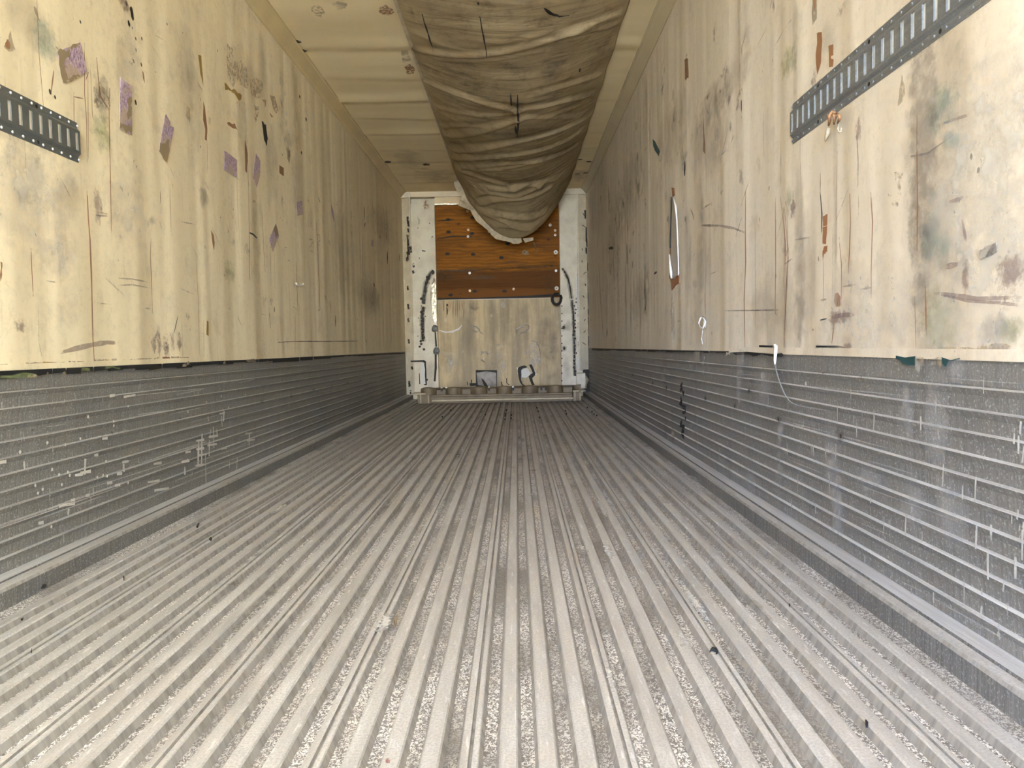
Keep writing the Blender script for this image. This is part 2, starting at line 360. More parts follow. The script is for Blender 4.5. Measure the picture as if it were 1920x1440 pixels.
# marks: strokes (tapered ribbons), ragged patches and soft blotches lying on a real surface
class Marks:
    def __init__(s, mb, axis, val, inward, lift=0.0008, filt=None):
        s.mb, s.axis, s.val, s.inw, s.lift = mb, axis, val, Vector(inward), lift; s.k = 0; s.clip = None
    def L(s): s.k += 1; return s.lift + 0.00003 * (s.k % 60)
    def C(s, vs):       # keep marks on their own surface
        if not s.clip: return vs
        a = 1 if s.axis == 'x' else 0; u0, u1, z0, z1 = s.clip; out = []
        for v in vs:
            v = Vector(v); v[a] = min(u1, max(u0, v[a])); v.z = min(z1, max(z0, v.z)); out.append(v)
        return out
    def P(s, p): return on(p[0], p[1], s.axis, s.val)
    def stroke(s, pts, w, kind, taper=True, world=False):
        P = [Vector(p) if world else s.P(p) for p in pts]
        Q = []
        for a, b in zip(P[:-1], P[1:]):
            n = max(2, int((b - a).length / 0.08))
            Q += [a.lerp(b, i / n) for i in range(n)]
        Q.append(P[-1]); n = len(Q); vs = []; fd = []; h = s.L()
        for i, q in enumerate(Q):
            t = (Q[min(i+1, n-1)] - Q[max(i-1, 0)])
            if t.length < 1e-9: t = Vector((0, 0, 1))
            side = t.normalized().cross(s.inw).normalized(); k = i / (n - 1)
            ww = w * (0.5 + 0.5 * math.sin(math.pi * min(1, max(0, k)))) if taper else w
            ww *= random.uniform(0.75, 1.25)
            e = 0.35 if (taper and i in (0, n-1)) else 0.9
            vs += [q - side*ww/2 + s.inw*h, q + side*ww/2 + s.inw*h]; fd += [e, e]
        s.mb.add(s.C(vs), [(2*i, 2*i+1, 2*i+3, 2*i+2) for i in range(n-1)], ST[kind], fd)
    def patch(s, poly, kind, jag=0.0, sub=1, fade=1.0, world=False):
        P = [Vector(p) if world else s.P(p) for p in poly]; Q = []
        for i, a in enumerate(P):
            b = P[(i+1) % len(P)]; d = b - a
            Q.append(a)
            for j in range(1, sub):
                q = a + d * (j / sub); dl = min(d.length, 0.12); side = d.normalized().cross(s.inw) if d.length > 1e-9 else Vector((0,0,0))
                Q.append(q + side * random.uniform(-jag, jag) * dl)
        h = s.L()
        s.mb.add(s.C([q + s.inw*h for q in Q]), [tuple(range(len(Q)))], ST[kind], fade)
    def blot(s, c, ru, rv, kind, ang=0.0, world=False, amp=1.0, n=16):
        """soft blotch, radii in metres along the wall (u) and up (v)"""
        C = Vector(c) if world else s.P(c); h = s.L()
        if s.axis == 'x': U, V = Vector((0, 1, 0)), Vector((0, 0, 1))
        elif s.axis == 'y': U, V = Vector((1, 0, 0)), Vector((0, 0, 1))
        else: U, V = Vector((1, 0, 0)), Vector((0, 1, 0))
        ca, sa = math.cos(ang), math.sin(ang)
        vs = [C + s.inw*h]; fd = [amp]
        for rr, ff in ((0.55, 0.62*amp), (1.0, 0.0)):
            for q in range(n):
                t = q*2*math.pi/n; u, v = math.cos(t)*ru*rr, math.sin(t)*rv*rr
                vs.append(C + U*(u*ca - v*sa) + V*(u*sa + v*ca) + s.inw*h); fd.append(ff)
        fs = [(0, 1+q, 1+(q+1) % n) for q in range(n)] + [(1+q, 1+n+q, 1+n+(q+1) % n, 1+(q+1) % n) for q in range(n)]
        s.mb.add(s.C(vs), fs, ST[kind], fd)

# ------------------------------------------------------------------ ground outside the rear doors
g = MB(mat_plain('warm_bounce_ground', (0.80, 0.72, 0.58), 0.9, 0, (0.72, 0.64, 0.50), 2))  # unseen ground, made pale and warm so its bounce yellows the ceiling
g.box((-25, -30, -1.4), (25, 25, -1.3)); g.build('ground', kind='structure')

# ------------------------------------------------------------------ floor: extruded rails with gritty valleys
PITCH, JX = 0.0645, -0.0905
fm = MB(M_RAIL, M_VALLEY, M_SIDE, M_LEDGE)
FX0, FX1 = XL + 0.095, XR - 0.085
M_FACE = mat_alu('dark_streaked_flange_side', (0.25, 0.24, 0.22), (0.11, 0.105, 0.095), 0.5, 0.2, 'z', 0.4)
prof, fmats = [(FX0 - 0.004, LEDGE - 0.004), (FX0, LEDGE - 0.012), (FX0, -0.014)], [M_SIDE, M_FACE]
k0 = math.ceil((FX0 + 0.03 - JX) / PITCH); k1 = math.floor((FX1 - 0.03 - JX) / PITCH)
DEP = -0.0175
for k in range(k0, k1 + 1):
    c = JX + k * PITCH; w = 0.0155
    fmats.append(M_VALLEY); prof.append((c - w - 0.0055, DEP))
    if k % 4 == 0:
        seq = [(-w, -0.001, M_SIDE), (-w+0.002, 0, M_RAIL), (-0.002, 0, M_RAIL), (-0.0005, -0.006, M_SIDE), (0.003, -0.006, M_SIDE), (0.0045, -0.001, M_SIDE), (w-0.002, -0.001, M_RAIL), (w, -0.003, M_RAIL)]
    else:
        seq = [(-w, -0.003, M_SIDE), (-w+0.003, 0, M_RAIL), (w-0.003, 0, M_RAIL), (w, -0.003, M_RAIL)]
    for x, z, mm in seq:
        fmats.append(mm); prof.append((c + x, z))
    fmats.append(M_SIDE); prof.append((c + w + 0.0055, DEP))
fmats += [M_VALLEY, M_FACE, M_SIDE]; prof += [(FX1, -0.014), (FX1, LEDGE - 0.012), (FX1 + 0.004, LEDGE - 0.004)]
fm.sweep(prof, Y0, YE, faces_m=fmats, n=1)
for xw, sg, ww in ((XL, 1, 0.095), (XR, -1, 0.085)):
    pr = [(xw, LEDGE), (xw + sg*0.048, LEDGE), (xw + sg*0.050, LEDGE - 0.007), (xw + sg*0.054, LEDGE - 0.007), (xw + sg*0.056, LEDGE - 0.002), (xw + sg*(ww - 0.004), LEDGE - 0.004)]
    fm.sweep(pr, Y0, YE, faces_m=[M_LEDGE, M_FACE, M_FACE, M_FACE, M_RAIL])
fm.box((XL - 0.06, Y0, -0.12), (XR + 0.06, YE + 0.1, -0.03), M_SIDE)
fk = Marks(fm, 'z', 0.0, (0, 0, 1))
for px, py, w in ((1221,914,10),(1321,905,12),(1321,914,16)):           # bright scrapes across two rails
    pass
for px, py, w in ((1004.5,911,5),(1004,914,5),(1030,905,6),(1031,914,7),(1005,927,4),(817,867,3),(820,872,3),(798,990,5),(900,867,4),(888,882,4)):
    fk.stroke([(px - w, py), (px + w, py - 0.3)], 0.012, 'alu', False)
for k in range(90):                                                       # pale rubs
    x = random.uniform(FX0, FX1); y = 1.4 + 7.5 * random.random() ** 1.3
    fk.blot((x, y, 0), random.uniform(0.01, 0.03), random.uniform(0.05, 0.3), random.choice(['alu', 'soft', 'grey', 'grey']), 0, True, random.uniform(0.5, 0.9))
fm.build('floor', kind='structure')

# ------------------------------------------------------------------ ribbed kick plates
def kick(name, side):
    xs, inw = (XL, 1) if side == 'left' else (XR, -1)
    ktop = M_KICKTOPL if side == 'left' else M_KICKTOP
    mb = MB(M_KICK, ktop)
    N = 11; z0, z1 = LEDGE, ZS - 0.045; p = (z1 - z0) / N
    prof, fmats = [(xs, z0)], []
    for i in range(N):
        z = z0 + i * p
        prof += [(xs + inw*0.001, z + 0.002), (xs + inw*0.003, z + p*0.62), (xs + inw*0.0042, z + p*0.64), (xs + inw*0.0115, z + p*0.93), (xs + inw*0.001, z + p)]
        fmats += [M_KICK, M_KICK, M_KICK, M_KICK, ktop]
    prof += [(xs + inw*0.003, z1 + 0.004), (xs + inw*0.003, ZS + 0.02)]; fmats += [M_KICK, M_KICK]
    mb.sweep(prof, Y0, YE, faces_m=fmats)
    mb.box((xs - inw*0.05 if side == 'left' else xs, Y0, -0.1), (xs if side == 'left' else xs + 0.05, YE + 0.12, ZS + 0.03), M_KICK)
    mk = Marks(mb, 'x', xs + inw*0.0125, (inw, 0, 0), 0.0); mk.clip = (Y0, YE - 0.1, LEDGE + 0.004, ZS + 0.03)
    return mb, mk
kl, km = kick('baseboard_left', 'left')
# white scrapes and rivet heads read off the left plate
def cl(l):  # crop (0,640)-(480,1000), x4
    return [(a/4, 640 + b/4) for a, b in l]
for x, y0_, y1_, w in ((1515,690,940,10),(1580,660,720,6),(1600,640,800,8),(1625,660,700,6),(1490,750,940,12),(1385,940,1000,10),(1660,560,640,8),(1680,520,600,10),(1570,740,860,8),(640,880,1000,8),(925,920,980,8),(180,900,960,6),(515,1255,1300,8),(1540,840,1060,6),(1870,690,780,14),(1405,880,900,8),(1560,560,600,5),(1780,870,960,8),(1720,900,950,5)):
    km.stroke(cl([(x, y0_), (x + random.uniform(-8, 8), y1_)]), w*0.0014, 'scrape', False)
for x, y, w in ((1500,742,60),(1600,712,70),(1500,805,60),(1590,775,70),(1410,830,40),(1680,803,40),(1390,900,60),(1500,928,70),(940,903,50),(895,992,40),(880,1078,40),(640,980,80),(785,728,40),(590,1000,60),(720,852,30),(305,1362,40),(500,1225,120),(1665,540,40),(1520,850,60),(20,905,50),(840,407,40),(970,410,90),(1865,690,50),(1880,740,60),(545,1190,30),(655,1155,30),(820,1060,40),(1180,915,60),(1150,1050,90),(1210,1110,110)):
    km.stroke(cl([(x - w/2, y + w*0.08), (x + w/2, y - w*0.08)]), 0.010, 'scrape', False)
for x, y in ((850,600),(850,632),(600,730),(505,980),(440,1000),(520,1005),(770,1005),(800,1010),(725,1020),(460,1075),(285,1140),(320,1110),(265,1080),(490,775),(355,760),(385,1390),(390,960),(150,830),(1715,495),(1410,530),(1840,400),(1660,410),(795,900),(960,485),(1550,455),(960,1060),(660,565)):
    km.blot(cl([(x, y)])[0], 0.007, 0.007, 'white', 0, False, 1.0, 8)
for x, y in ((1355,580),(1345,578),(245,665),(838,685),(1400,272),(1685,505),(1200,1060)):
    km.blot(cl([(x, y)])[0], 0.012, 0.010, 'smoke', 0, False, 1.0, 10)
for px, py in ((491,753),(546,742),(588,731),(623,724),(652,718),(675,714),(700,689),(640,771)):
    km.blot((px, py), 0.05, 0.014, 'smoke', 0, False, 1.0, 10)
for k in range(150):
    y = 2.1 + 8 * random.random()**1.2; z = random.uniform(LEDGE, ZS - 0.03)
    km.stroke([(XL + 0.0125, y, z), (XL + 0.0125, y + random.uniform(-0.004, 0.004), z - random.uniform(0.008, 0.03))], random.uniform(0.002, 0.005), 'alu', False, True)
for x0, x1, ya, yb in ((0,380,1420-2,1335),):
    pass
# the dark open joint between liner and plate, its shadow painted black (thinning out forwards)
def gap(mk, top, th, x0, x1, n, kind='solid'):
    for i in range(n):
        a = x0 + (x1 - x0) * i / n; b = x0 + (x1 - x0) * (i + random.uniform(0.9, 1.25)) / n
        t = th(a) * random.uniform(0.55, 1.15)
        mk.patch([(a, top(a) - 1), (b, top(b) - 1), (b, top(b) + t*random.uniform(0.7, 1.1)), (a, top(a) + t)], kind)
gap(km, lambda x: 696.5 - 0.0456*x, lambda x: max(1.5, 14 - 0.016*x), -30, 640, 26)
gap(km, lambda x: 696.5 - 0.0456*x, lambda x: 2, 640, 762, 12, 'black')
for px, py, w in ((20,708,22),(60,705,20),(88,701,5),(119,700,7),(160,693,18),(210,690,30),(345,685,9),(352,681,7),(420,680,6),(470,677,20),(500,680,8)):
    km.patch([(px - w/2, py + 3), (px - w/2 + 2, py - 2), (px + 1, py - 4), (px + w/2, py - 1), (px + w/2 - 1, py + 3)], random.choice(['tan', 'green', 'green']) if px < 260 else 'tan', 0.1, 2)
km.patch([(0,704),(62,700),(60,707),(30,709),(0,710)], 'green', 0.05, 3)
for i in range(60):
    y = 1.9 + 6*random.random(); z = random.uniform(LEDGE, ZS - 0.03); L = random.uniform(0.15, 0.9)
    km.stroke([(XL + 0.0125, y, z), (XL + 0.0125, y + L, z + random.uniform(-0.012, 0.012))], random.uniform(0.0015, 0.004), 'alu', True, True)
baseboard_left = kl.build('baseboard_left', kind='structure')

kr, kmr = kick('baseboard_right', 'right')
gap(kmr, lambda x: 654 + 0.0213*(x-1110), lambda x: 3.0, 1110, 1365, 22, 'black')
kmr.patch([(1366,661),(1440,663),(1466,662),(1470,666),(1466,669),(1440,667),(1428,664),(1412,668),(1400,665),(1380,666)], 'solid', 0.05, 2)
kmr.patch([(1362,660),(1368,660),(1370,665),(1361,668)], 'white', 0.1, 2)
kmr.patch([(1680,666.5),(1717,667.5),(1717,685),(1695,683),(1688,675),(1680,672)], 'darkteal', 0.05, 2)
kmr.patch([(1717,667.5),(1721,675),(1726,685),(1724,700),(1718,693),(1716,680)], 'pale', 0.1, 2)
kmr.patch([(1722,668),(1765,669),(1765,686),(1727,686)], 'tan', 0.05, 3, 0.7)
kmr.patch([(1766,669.5),(1801,670.5),(1800,674),(1789,677),(1780,676),(1775,688),(1768,682)], 'darkteal', 0.1, 2, 0.8)
kmr.patch([(1725,685),(1733,687),(1732,710),(1727,707)], 'grey', 0.05, 2, 0.8)
for pts in ([(1280,718),(1276,724),(1280,728),(1275,733)],[(1279,734),(1283,737),(1281,742)],[(1276,744),(1279,752),(1274,757),(1280,761)],[(1279,762),(1286,765),(1285,773),(1280,774)],[(1285,781),(1286,788)],[(1279,790),(1275,797),(1284,801)],[(1281,803),(1278,810),(1283,808)],[(1278,815),(1283,820)]):
    kmr.stroke(pts, 0.022, 'solid', False)
for px, py, r in ((1102+10,0,0),):
    pass
for px, py in ((1323,747),(1378,762),(1460,786),(1577,817),(1558,855),(1224,718),(1250,727),(1186,703),(1158,704),(1405,732)):
    kmr.blot((px, py), 0.045, 0.024, 'smoke', 0, False, 1.0, 12); kmr.blot((px, py), 0.010, 0.010, 'black', 0, False, 0.9, 8)
for px, py in ((1321,671),(1319,680),(1318,697),(1428,705),(1511,720),(1850,640)):
    kmr.blot((px, py), 0.010, 0.012, 'white', 0, False, 1.0, 8)
kmr.stroke([(1547,697.5),(1541,700.5)], 0.004, 'rust')
for k in range(260):
    y = 1.4 + 8.6 * random.random()**1.6; z = random.uniform(LEDGE, ZS - 0.01)
    kmr.stroke([(XR - 0.0125, y, z), (XR - 0.0125, y + random.uniform(-0.004, 0.004), z - random.uniform(0.01, 0.06))], random.uniform(0.002, 0.007), 'alu', False, True)
for k in range(26):
    kmr.blot((XR - 0.0125, 1.5 + 3.5*random.random(), random.uniform(LEDGE, ZS)), random.uniform(0.03, 0.12), random.uniform(0.04, 0.2), 'dust', 0, True, 0.9)
for i in range(70):
    y = 1.4 + 6*random.random(); z = random.uniform(LEDGE, ZS - 0.03); L = random.uniform(0.15, 0.9)
    kmr.stroke([(XR - 0.0125, y, z), (XR - 0.0125, y + L, z + random.uniform(-0.012, 0.012))], random.uniform(0.0015, 0.005), 'dust', True, True)
kr.build('baseboard_right', kind='structure')

# ------------------------------------------------------------------ side wall liners
def wall(side, mat):
    xs, inw = (XL, 1) if side == 'left' else (XR, -1)
    mb = MB(mat)
    xi = xs + inw*0.006
    xa, xb = (xs - 0.05, xi) if side == 'left' else (xi, xs + 0.05)
    mb.box((xa, Y0, ZS + 0.012), (xb, YE + 0.1, ZC + 0.02), mat)
    lip = MB()
    mb.box((min(xi, xi + inw*0.003), Y0, ZS + 0.010), (max(xi, xi + inw*0.003), YE, ZS + 0.034), mat)     # liner's folded bottom edge
    mk = Marks(mb, 'x', xi, (inw, 0, 0)); mk.clip = (Y0, YE - 0.11, ZS + 0.013, ZW - 0.005)
    return mb, mk
wl, wm = wall('left', M_WALL)
def c4(l, ox=0, oy=0, s=4.0): return [(ox + a/s, oy + b/s) for a, b in l]
# --- torn patches (bare substrate) and glue
P = lambda l, kind, ox=0, oy=0, s=4.0, jag=0.06, sub=3, fade=1.0: wm.patch(c4(l, ox, oy, s), kind, jag, sub, fade)
P([(75,225),(60,290),(28,350),(60,385),(100,390),(112,370),(90,300)], 'tan')
P([(50,290),(35,345),(75,372),(70,320)], 'brown', jag=0.1)
P([(250,45),(270,60),(298,160),(285,150),(255,80)], 'tan')
P([(1485,408),(1508,418),(1524,640),(1500,545)], 'ochre', jag=0.02)
P([(1523,760),(1535,800),(1553,960),(1550,1058),(1535,1045),(1538,970),(1522,900)], 'brown', jag=0.03)
P([(1700,322),(1755,380),(1755,455),(1800,465),(1805,450),(1850,510),(1862,600),(1855,665),(1800,640),(1790,600),(1750,655),(1710,600),(1700,470)], 'tan', fade=0.85)
P([(1683,618),(1720,660),(1770,680),(1812,715),(1808,745),(1790,755),(1740,690),(1712,668),(1690,678)], 'ochre', jag=0.08)
P([(1790,755),(1800,805),(1795,790)], 'brown')
P([(1405,792),(1422,815),(1422,918),(1392,870)], 'tan', fade=1)
P([(1700,920),(1760,925),(1782,978),(1740,960)], 'brown', jag=0.1)
P([(1835,1045),(1848,1100),(1856,1150),(1852,1300),(1838,1280)], 'brown', jag=0.03)
P([(1065,528),(1075,545),(1085,625),(1070,590)], 'brown', fade=0.6)
P([(700,650),(760,600),(830,760),(820,830),(750,800),(710,820)], 'tan', fade=0.75)
Q3 = lambda l, kind, fade=1.0, jag=0.08: wm.patch(c4(l, 440, 0, 3.0), kind, jag, 3, fade)
Q3([(85,445),(120,435),(158,470),(155,545),(125,555),(90,525)], 'tan', 0.8)
Q3([(155,558),(178,562),(170,605)], 'tan', 1)
Q3([(198,530),(225,545),(245,620),(228,640),(210,590)], 'tan', 1)
Q3([(195,635),(217,655),(205,662)], 'brown')
Q3([(108,590),(135,600),(130,650),(115,690)], 'tan', 0.8)
Q3([(110,650),(122,688),(112,670)], 'brown')
Q3([(150,682),(175,700),(185,780),(178,822),(165,790),(158,730)], 'black', 0.75)
Q3([(250,928),(275,945),(275,992),(250,972)], 'brown', 0.95, 0.02)
Q3([(100,1120),(117,1128),(113,1142),(100,1135)], 'brown')
Q3([(62,780),(70,900),(66,970),(58,960)], 'brown')
Q3([(298,820),(312,850),(308,920),(295,890)], 'grey')
P([(1578,362),(1600,400),(1608,460),(1602,518),(1592,470)], 'brown', 0, 340, jag=0.03)
P([(1548,1045),(1562,1052),(1562,1160),(1545,1150)], 'ochre', 0, 340, jag=0.02, fade=0.9)
P([(0,600),(14,610),(12,700),(0,755)], 'brown', 0, 340)
# --- rust runs
for l, w in (([(648,50),(660,290),(672,440),(682,700),(688,950),(694,1200),(706,1390)], 0.009), ([(820,-700),(815,-500),(822,-150),(828,150),(832,400)], 0.006),
             ([(228,500),(236,690),(245,865)], 0.005), ([(1130,430),(1125,560),(1133,740),(1140,990)], 0.005), ([(1270,20),(1280,380)], 0.004),
             ([(1862,0),(1866,300),(1872,745)], 0.006), ([(1200,70),(1200,165)], 0.004), ([(1525,1040),(1526,1310)], 0.003), ([(1195,1230),(1196,1370)], 0.003)):
    wm.stroke(c4(l, 0, 340), w, 'rust')
for l, w in (([(630,320),(630,700),(645,900),(650,1220)], 0.004), ([(655,560),(658,1200)], 0.003), ([(672,480),(690,870),(700,900)], 0.003), ([(720,430),(735,600),(745,760)], 0.006),
             ([(742,640),(748,720),(790,790)], 0.010), ([(400,520),(378,700)], 0.006), ([(548,690),(552,940)], 0.004), ([(550,725),(620,740)], 0.004), ([(660,540),(640,600)], 0.004), ([(1550,1060),(1552,1300)], 0.004), ([(1855,1200),(1860,1430)], 0.006)):
    wm.stroke(c4(l), w, 'rust')
R4 = lambda l, w, k='rust': wm.stroke(c4(l, 400, 340, 4.0), w, k)
R4([(262,60),(265,300),(270,740)], 0.005); R4([(360,200),(375,500),(388,690)], 0.005); R4([(425,500),(430,780)], 0.004); R4([(415,950),(428,1100)], 0.010)
R4([(770,300),(785,600),(798,960),(785,970)], 0.012, 'rust'); R4([(618,600),(630,960)], 0.008); R4([(1115,400),(1118,860)], 0.010); R4([(612,1000),(610,1290)], 0.005)
R4([(1130,185),(1132,290)], 0.025, 'black'); R4([(1138,308),(1132,342)], 0.03, 'black'); R4([(785,120),(798,160)], 0.012, 'black')
R4([(915,1000),(914,1095)], 0.03, 'brown'); R4([(485,1208),(600,1200),(850,1200),(1085,1197)], 0.006, 'black'); R4([(880,900),(882,990)], 0.01)
R4([(1305,520),(1305,620)], 0.06, 'black'); R4([(1250,400),(1250,430)], 0.04, 'brown'); R4([(1395,540),(1395,600)], 0.05, 'black')
for l in ([(700,430),(755,440)], [(755,440),(735,470),(715,510)], [(715,510),(760,545)], [(750,470),(752,545)], [(770,400),(795,400),(800,440),(780,470),(800,485)]):
    R4(l, 0.010, 'mauve')
R4([(270,385),(300,400),(328,428)], 0.012, 'black'); R4([(455,940),(458,980)], 0.016, 'black'); R4([(1200,765),(1210,785)], 0.04, 'brown')
# --- bands, arcs and smears low on the wall
for i in range(22):
    a = i * 16
    wm.stroke([(a, 691.5 - 0.0456*a - 4 + random.uniform(-1.5, 1.5)), (a + random.uniform(8, 20), 691.5 - 0.0456*(a+14) - 4)], random.uniform(0.008, 0.02), random.choice(['ochre', 'tan', 'tan', 'rust']) if i % 2 else 'tan', False)
wm.stroke(c4([(430,1290),(560,1255),(690,1225),(800,1208),(870,1212)], 0, 340), 0.018, 'mauve')
for c in ((1150,1215),(1190,1225),(1235,1235),(1250,1260),(1290,1195),(1180,1140),(1340,1200)):
    wm.blot(c4([c], 0, 340)[0], 0.035, 0.06, 'mauve', 0, False, 0.95)
for l in ([(860,725),(990,733),(1130,760)], [(875,780),(990,775),(1135,803)], [(715,910),(830,925)], [(1080,950),(1130,957)], [(330,745),(440,760)], [(715,255),(820,262)], [(1340,300),(1470,325)], [(1340,800),(1480,860)], [(670,215),(820,250)]):
    wm.stroke(c4(l, 0, 340), 0.006, 'mauve')
wm.stroke(c4([(1330,1015),(1300,1140)], 0, 340), 0.005, 'black')
for (px, py), ru, rv, k in (((85,78),.10,.09,'teal'),((190,180),.08,.12,'grey'),((190,250),.10,.10,'green'),((185,250),.05,.02,'green'),((430,510),.12,.08,'green'),((232,5),.05,.05,'mauve'),((182,385),.04,.10,'mauve'),
        ((350,135),.10,.5,'soft'),((365,210),.10,.35,'soft'),((60,45),.15,.10,'soft'),((36,612),.04,.03,'mauve'),((690,555),.75,.28,'soft'),((700,560),.5,.2,'soft'),((715,420),1.1,.25,'soft'),((640,470),.4,.5,'soft'),((510,320),.15,.4,'soft'),((555,330),.15,.5,'soft'),((540,270),.12,.12,'grey'),((382,370),.08,.08,'grey'),
        ((130,365),.10,.08,'soft'),((110,480),.15,.10,'pale'),((240,400),.2,.2,'pale'),((60,350),.3,.3,'pale'),((470,160),.10,.2,'soft')):
    wm.blot((px, py), ru, rv, k)
for x, y, r in ((945,25,8),(985,85,14),(990,125,12),(965,180,10),(1000,460,6),(1058,485,6),(1015,768,8),(410,730,5),(373,690,7),(1018,375*1,6),(1500,1100,4),(1020,1250,3),(600,165,5),(1250,180,5),(990,210,4),(1015,290,5),(1060,290,6),(1630,380,5)):
    wm.blot((x/4, y/4), r*0.0011, r*0.0016, 'black', 0.4, False, 1.0, 9)
for x, y in ((282,525),(290,640),(298,745),(375,860),(365,545),(400,670)):
    wm.blot((440 + x/3, y/3), 0.022, 0.016, 'white' if x < 300 else 'black', 0, False, 0.8, 8)
def random_marks(mk, xs, seed, n=1.0):
    r = random.Random(seed)
    yy = lambda: 1.9 + 8.2 * r.random() ** 0.9
    for i in range(int(42 * n)):      # long thin runs
        y, z = yy(), r.uniform(0.8, 2.5); L = r.uniform(0.1, 0.6)
        mk.stroke([(xs, y, z), (xs, y + r.uniform(-.01, .01), z - L*0.5), (xs, y + r.uniform(-.012, .012), max(0.66, z - L))], r.uniform(0.0015, 0.004), r.choice(['rust', 'rust', 'mauve', 'grey']), True, True)
    for i in range(int(230 * n)):     # nicks
        y, z = yy(), r.uniform(0.68, 2.6)
        mk.blot((xs, y, z), r.uniform(0.002, 0.006), r.uniform(0.003, 0.014), r.choice(['black', 'mauve', 'mauve', 'brown']), r.uniform(-.5, .5), True, 0.85, 7)
    for i in range(int(120 * n)):     # diagonal rubs
        y, z = yy(), r.uniform(0.75, 2.6); L = r.uniform(0.03, 0.2); a = r.choice([0.5, 0.7, 0.1]) + r.uniform(-.2, .2)
        mk.stroke([(xs, y, z), (xs, y - L*math.cos(a), z + L*math.sin(a))], r.uniform(0.003, 0.008), r.choice(['grey', 'mauve', 'grey']), True, True)
    for i in range(int(34 * n)):      # soft tall grime
        y, z = yy(), r.uniform(0.9, 2.5)
        mk.blot((xs, y, z), r.uniform(0.02, 0.12), r.uniform(0.12, 0.5), r.choice(['soft', 'soft', 'soft', 'pale']), 0, True, r.uniform(0.4, 0.8))
    for i in range(int(50 * n)):
        y, z = yy(), r.uniform(0.7, 2.6)
        mk.blot((xs, y, z), r.uniform(0.03, 0.10), r.uniform(0.02, 0.06), r.choice(['mauve', 'grey', 'soft']), r.uniform(-.6, .6), True, 0.7)
random_marks(wm, XL + 0.006, 3)
wl.build('wall_left', kind='structure')

wr, wmr = wall('right', M_WALLR)
RZ = lambda l, kind, ox=1440, oy=0, s=4.0, jag=0.06, sub=3, fade=1.0: wmr.patch(c4(l, ox, oy, s), kind, jag, sub, fade)
RZ([(335,-10),(372,-10),(368,140),(335,188),(330,120)], 'tan', fade=1)
RZ([(340,0),(360,0),(358,90),(345,60)], 'brown')
RZ([(368,250),(405,240),(400,470),(372,560),(362,480)], 'orange', jag=0.08)
RZ([(455,345),(492,330),(492,415),(475,420),(475,440),(495,445),(490,500),(460,505)], 'orange', jag=0.03)
RZ([(1005,550),(1020,620),(1032,700),(1010,770),(975,795),(985,700)], 'tan', jag=0.08)
RZ([(950,1290),(1020,1290),(1020,1370),(990,1440),(960,1360)], 'tan', fade=0.7)
RZ([(515,165),(548,148),(546,225),(518,232)], 'orange', 1400, 360, 3.6, 0.03)
RZ([(515,238),(546,228),(538,352),(514,348)], 'orange', 1400, 360, 3.6, 0.03)
RZ([(525,368),(548,360),(546,400),(524,420),(516,468),(514,400)], 'orange', 1400, 360, 3.6, 0.06)
RZ([(600,685),(620,680),(637,710),(634,770),(605,775),(590,735)], 'orange', 1400, 360, 3.6, 0.05)
RZ([(612,690),(618,765),(612,765)], 'black', 1400, 360, 3.6)
RZ([(955,10),(1050,5),(1040,60),(1020,100),(985,90),(960,50)], 'tan', 1400, 360, 3.6, 0.1, 3, 0.6)
Z2 = lambda l, kind, jag=0.04, fade=1.0: wmr.patch(c4(l, 1100, 180, 2.88), kind, jag, 3, fade)
Z2([(357,230),(372,248),(396,298),(390,325),(372,300),(360,270)], 'darkteal', 0.02)
Z2([(629,60),(636,200),(641,255),(641,315),(629,298),(632,240)], 'brown', 0.01)
Z2([(450,800),(456,800),(455,985),(447,985)], 'brown')
for l, w, k in (([(860,510),(858,720),(860,900),(852,1100),(857,1370)], 0.012, 'rust'), ([(1022,550),(1023,900),(1020,1180)], 0.006, 'rust'),
        ([(1062,600),(1075,800),(1080,1000),(1068,1370)], 0.006, 'rust'), ([(1070,600),(1090,850),(1082,1060)], 0.005, 'rust'), ([(615,698),(720,700),(800,715),(865,742)], 0.012, 'mauve'),
        ([(560,605),(575,640),(582,680)], 0.014, 'mauve'), ([(65,900),(75,1080),(90,1300)], 0.09, 'soft'), ([(120,822),(145,820)], 0.03, 'black'), ([(145,820),(150,1050)], 0.03, 'soft'),
        ([(248,890),(248,930)], 0.03, 'black'), ([(315,1000),(316,1060)], 0.02, 'black'), ([(365,960),(380,950)], 0.02, 'black'), ([(1050,180),(1050,540)], 0.006, 'grey'),
        ([(290,1100),(292,1350)], 0.01, 'rust'), ([(640,1060),(642,1180)], 0.008, 'rust'), ([(740,1160),(1040,1155)], 0.006, 'grey'),
        ([(500,180),(520,350),(525,400)], 0.08, 'pale'), ([(462,1060),(470,1340)], 0.10, 'pale'), ([(532,350),(530,430)], 0.05, 'black')):
    wmr.stroke(c4(l, 1100, 180, 2.88), w, k)
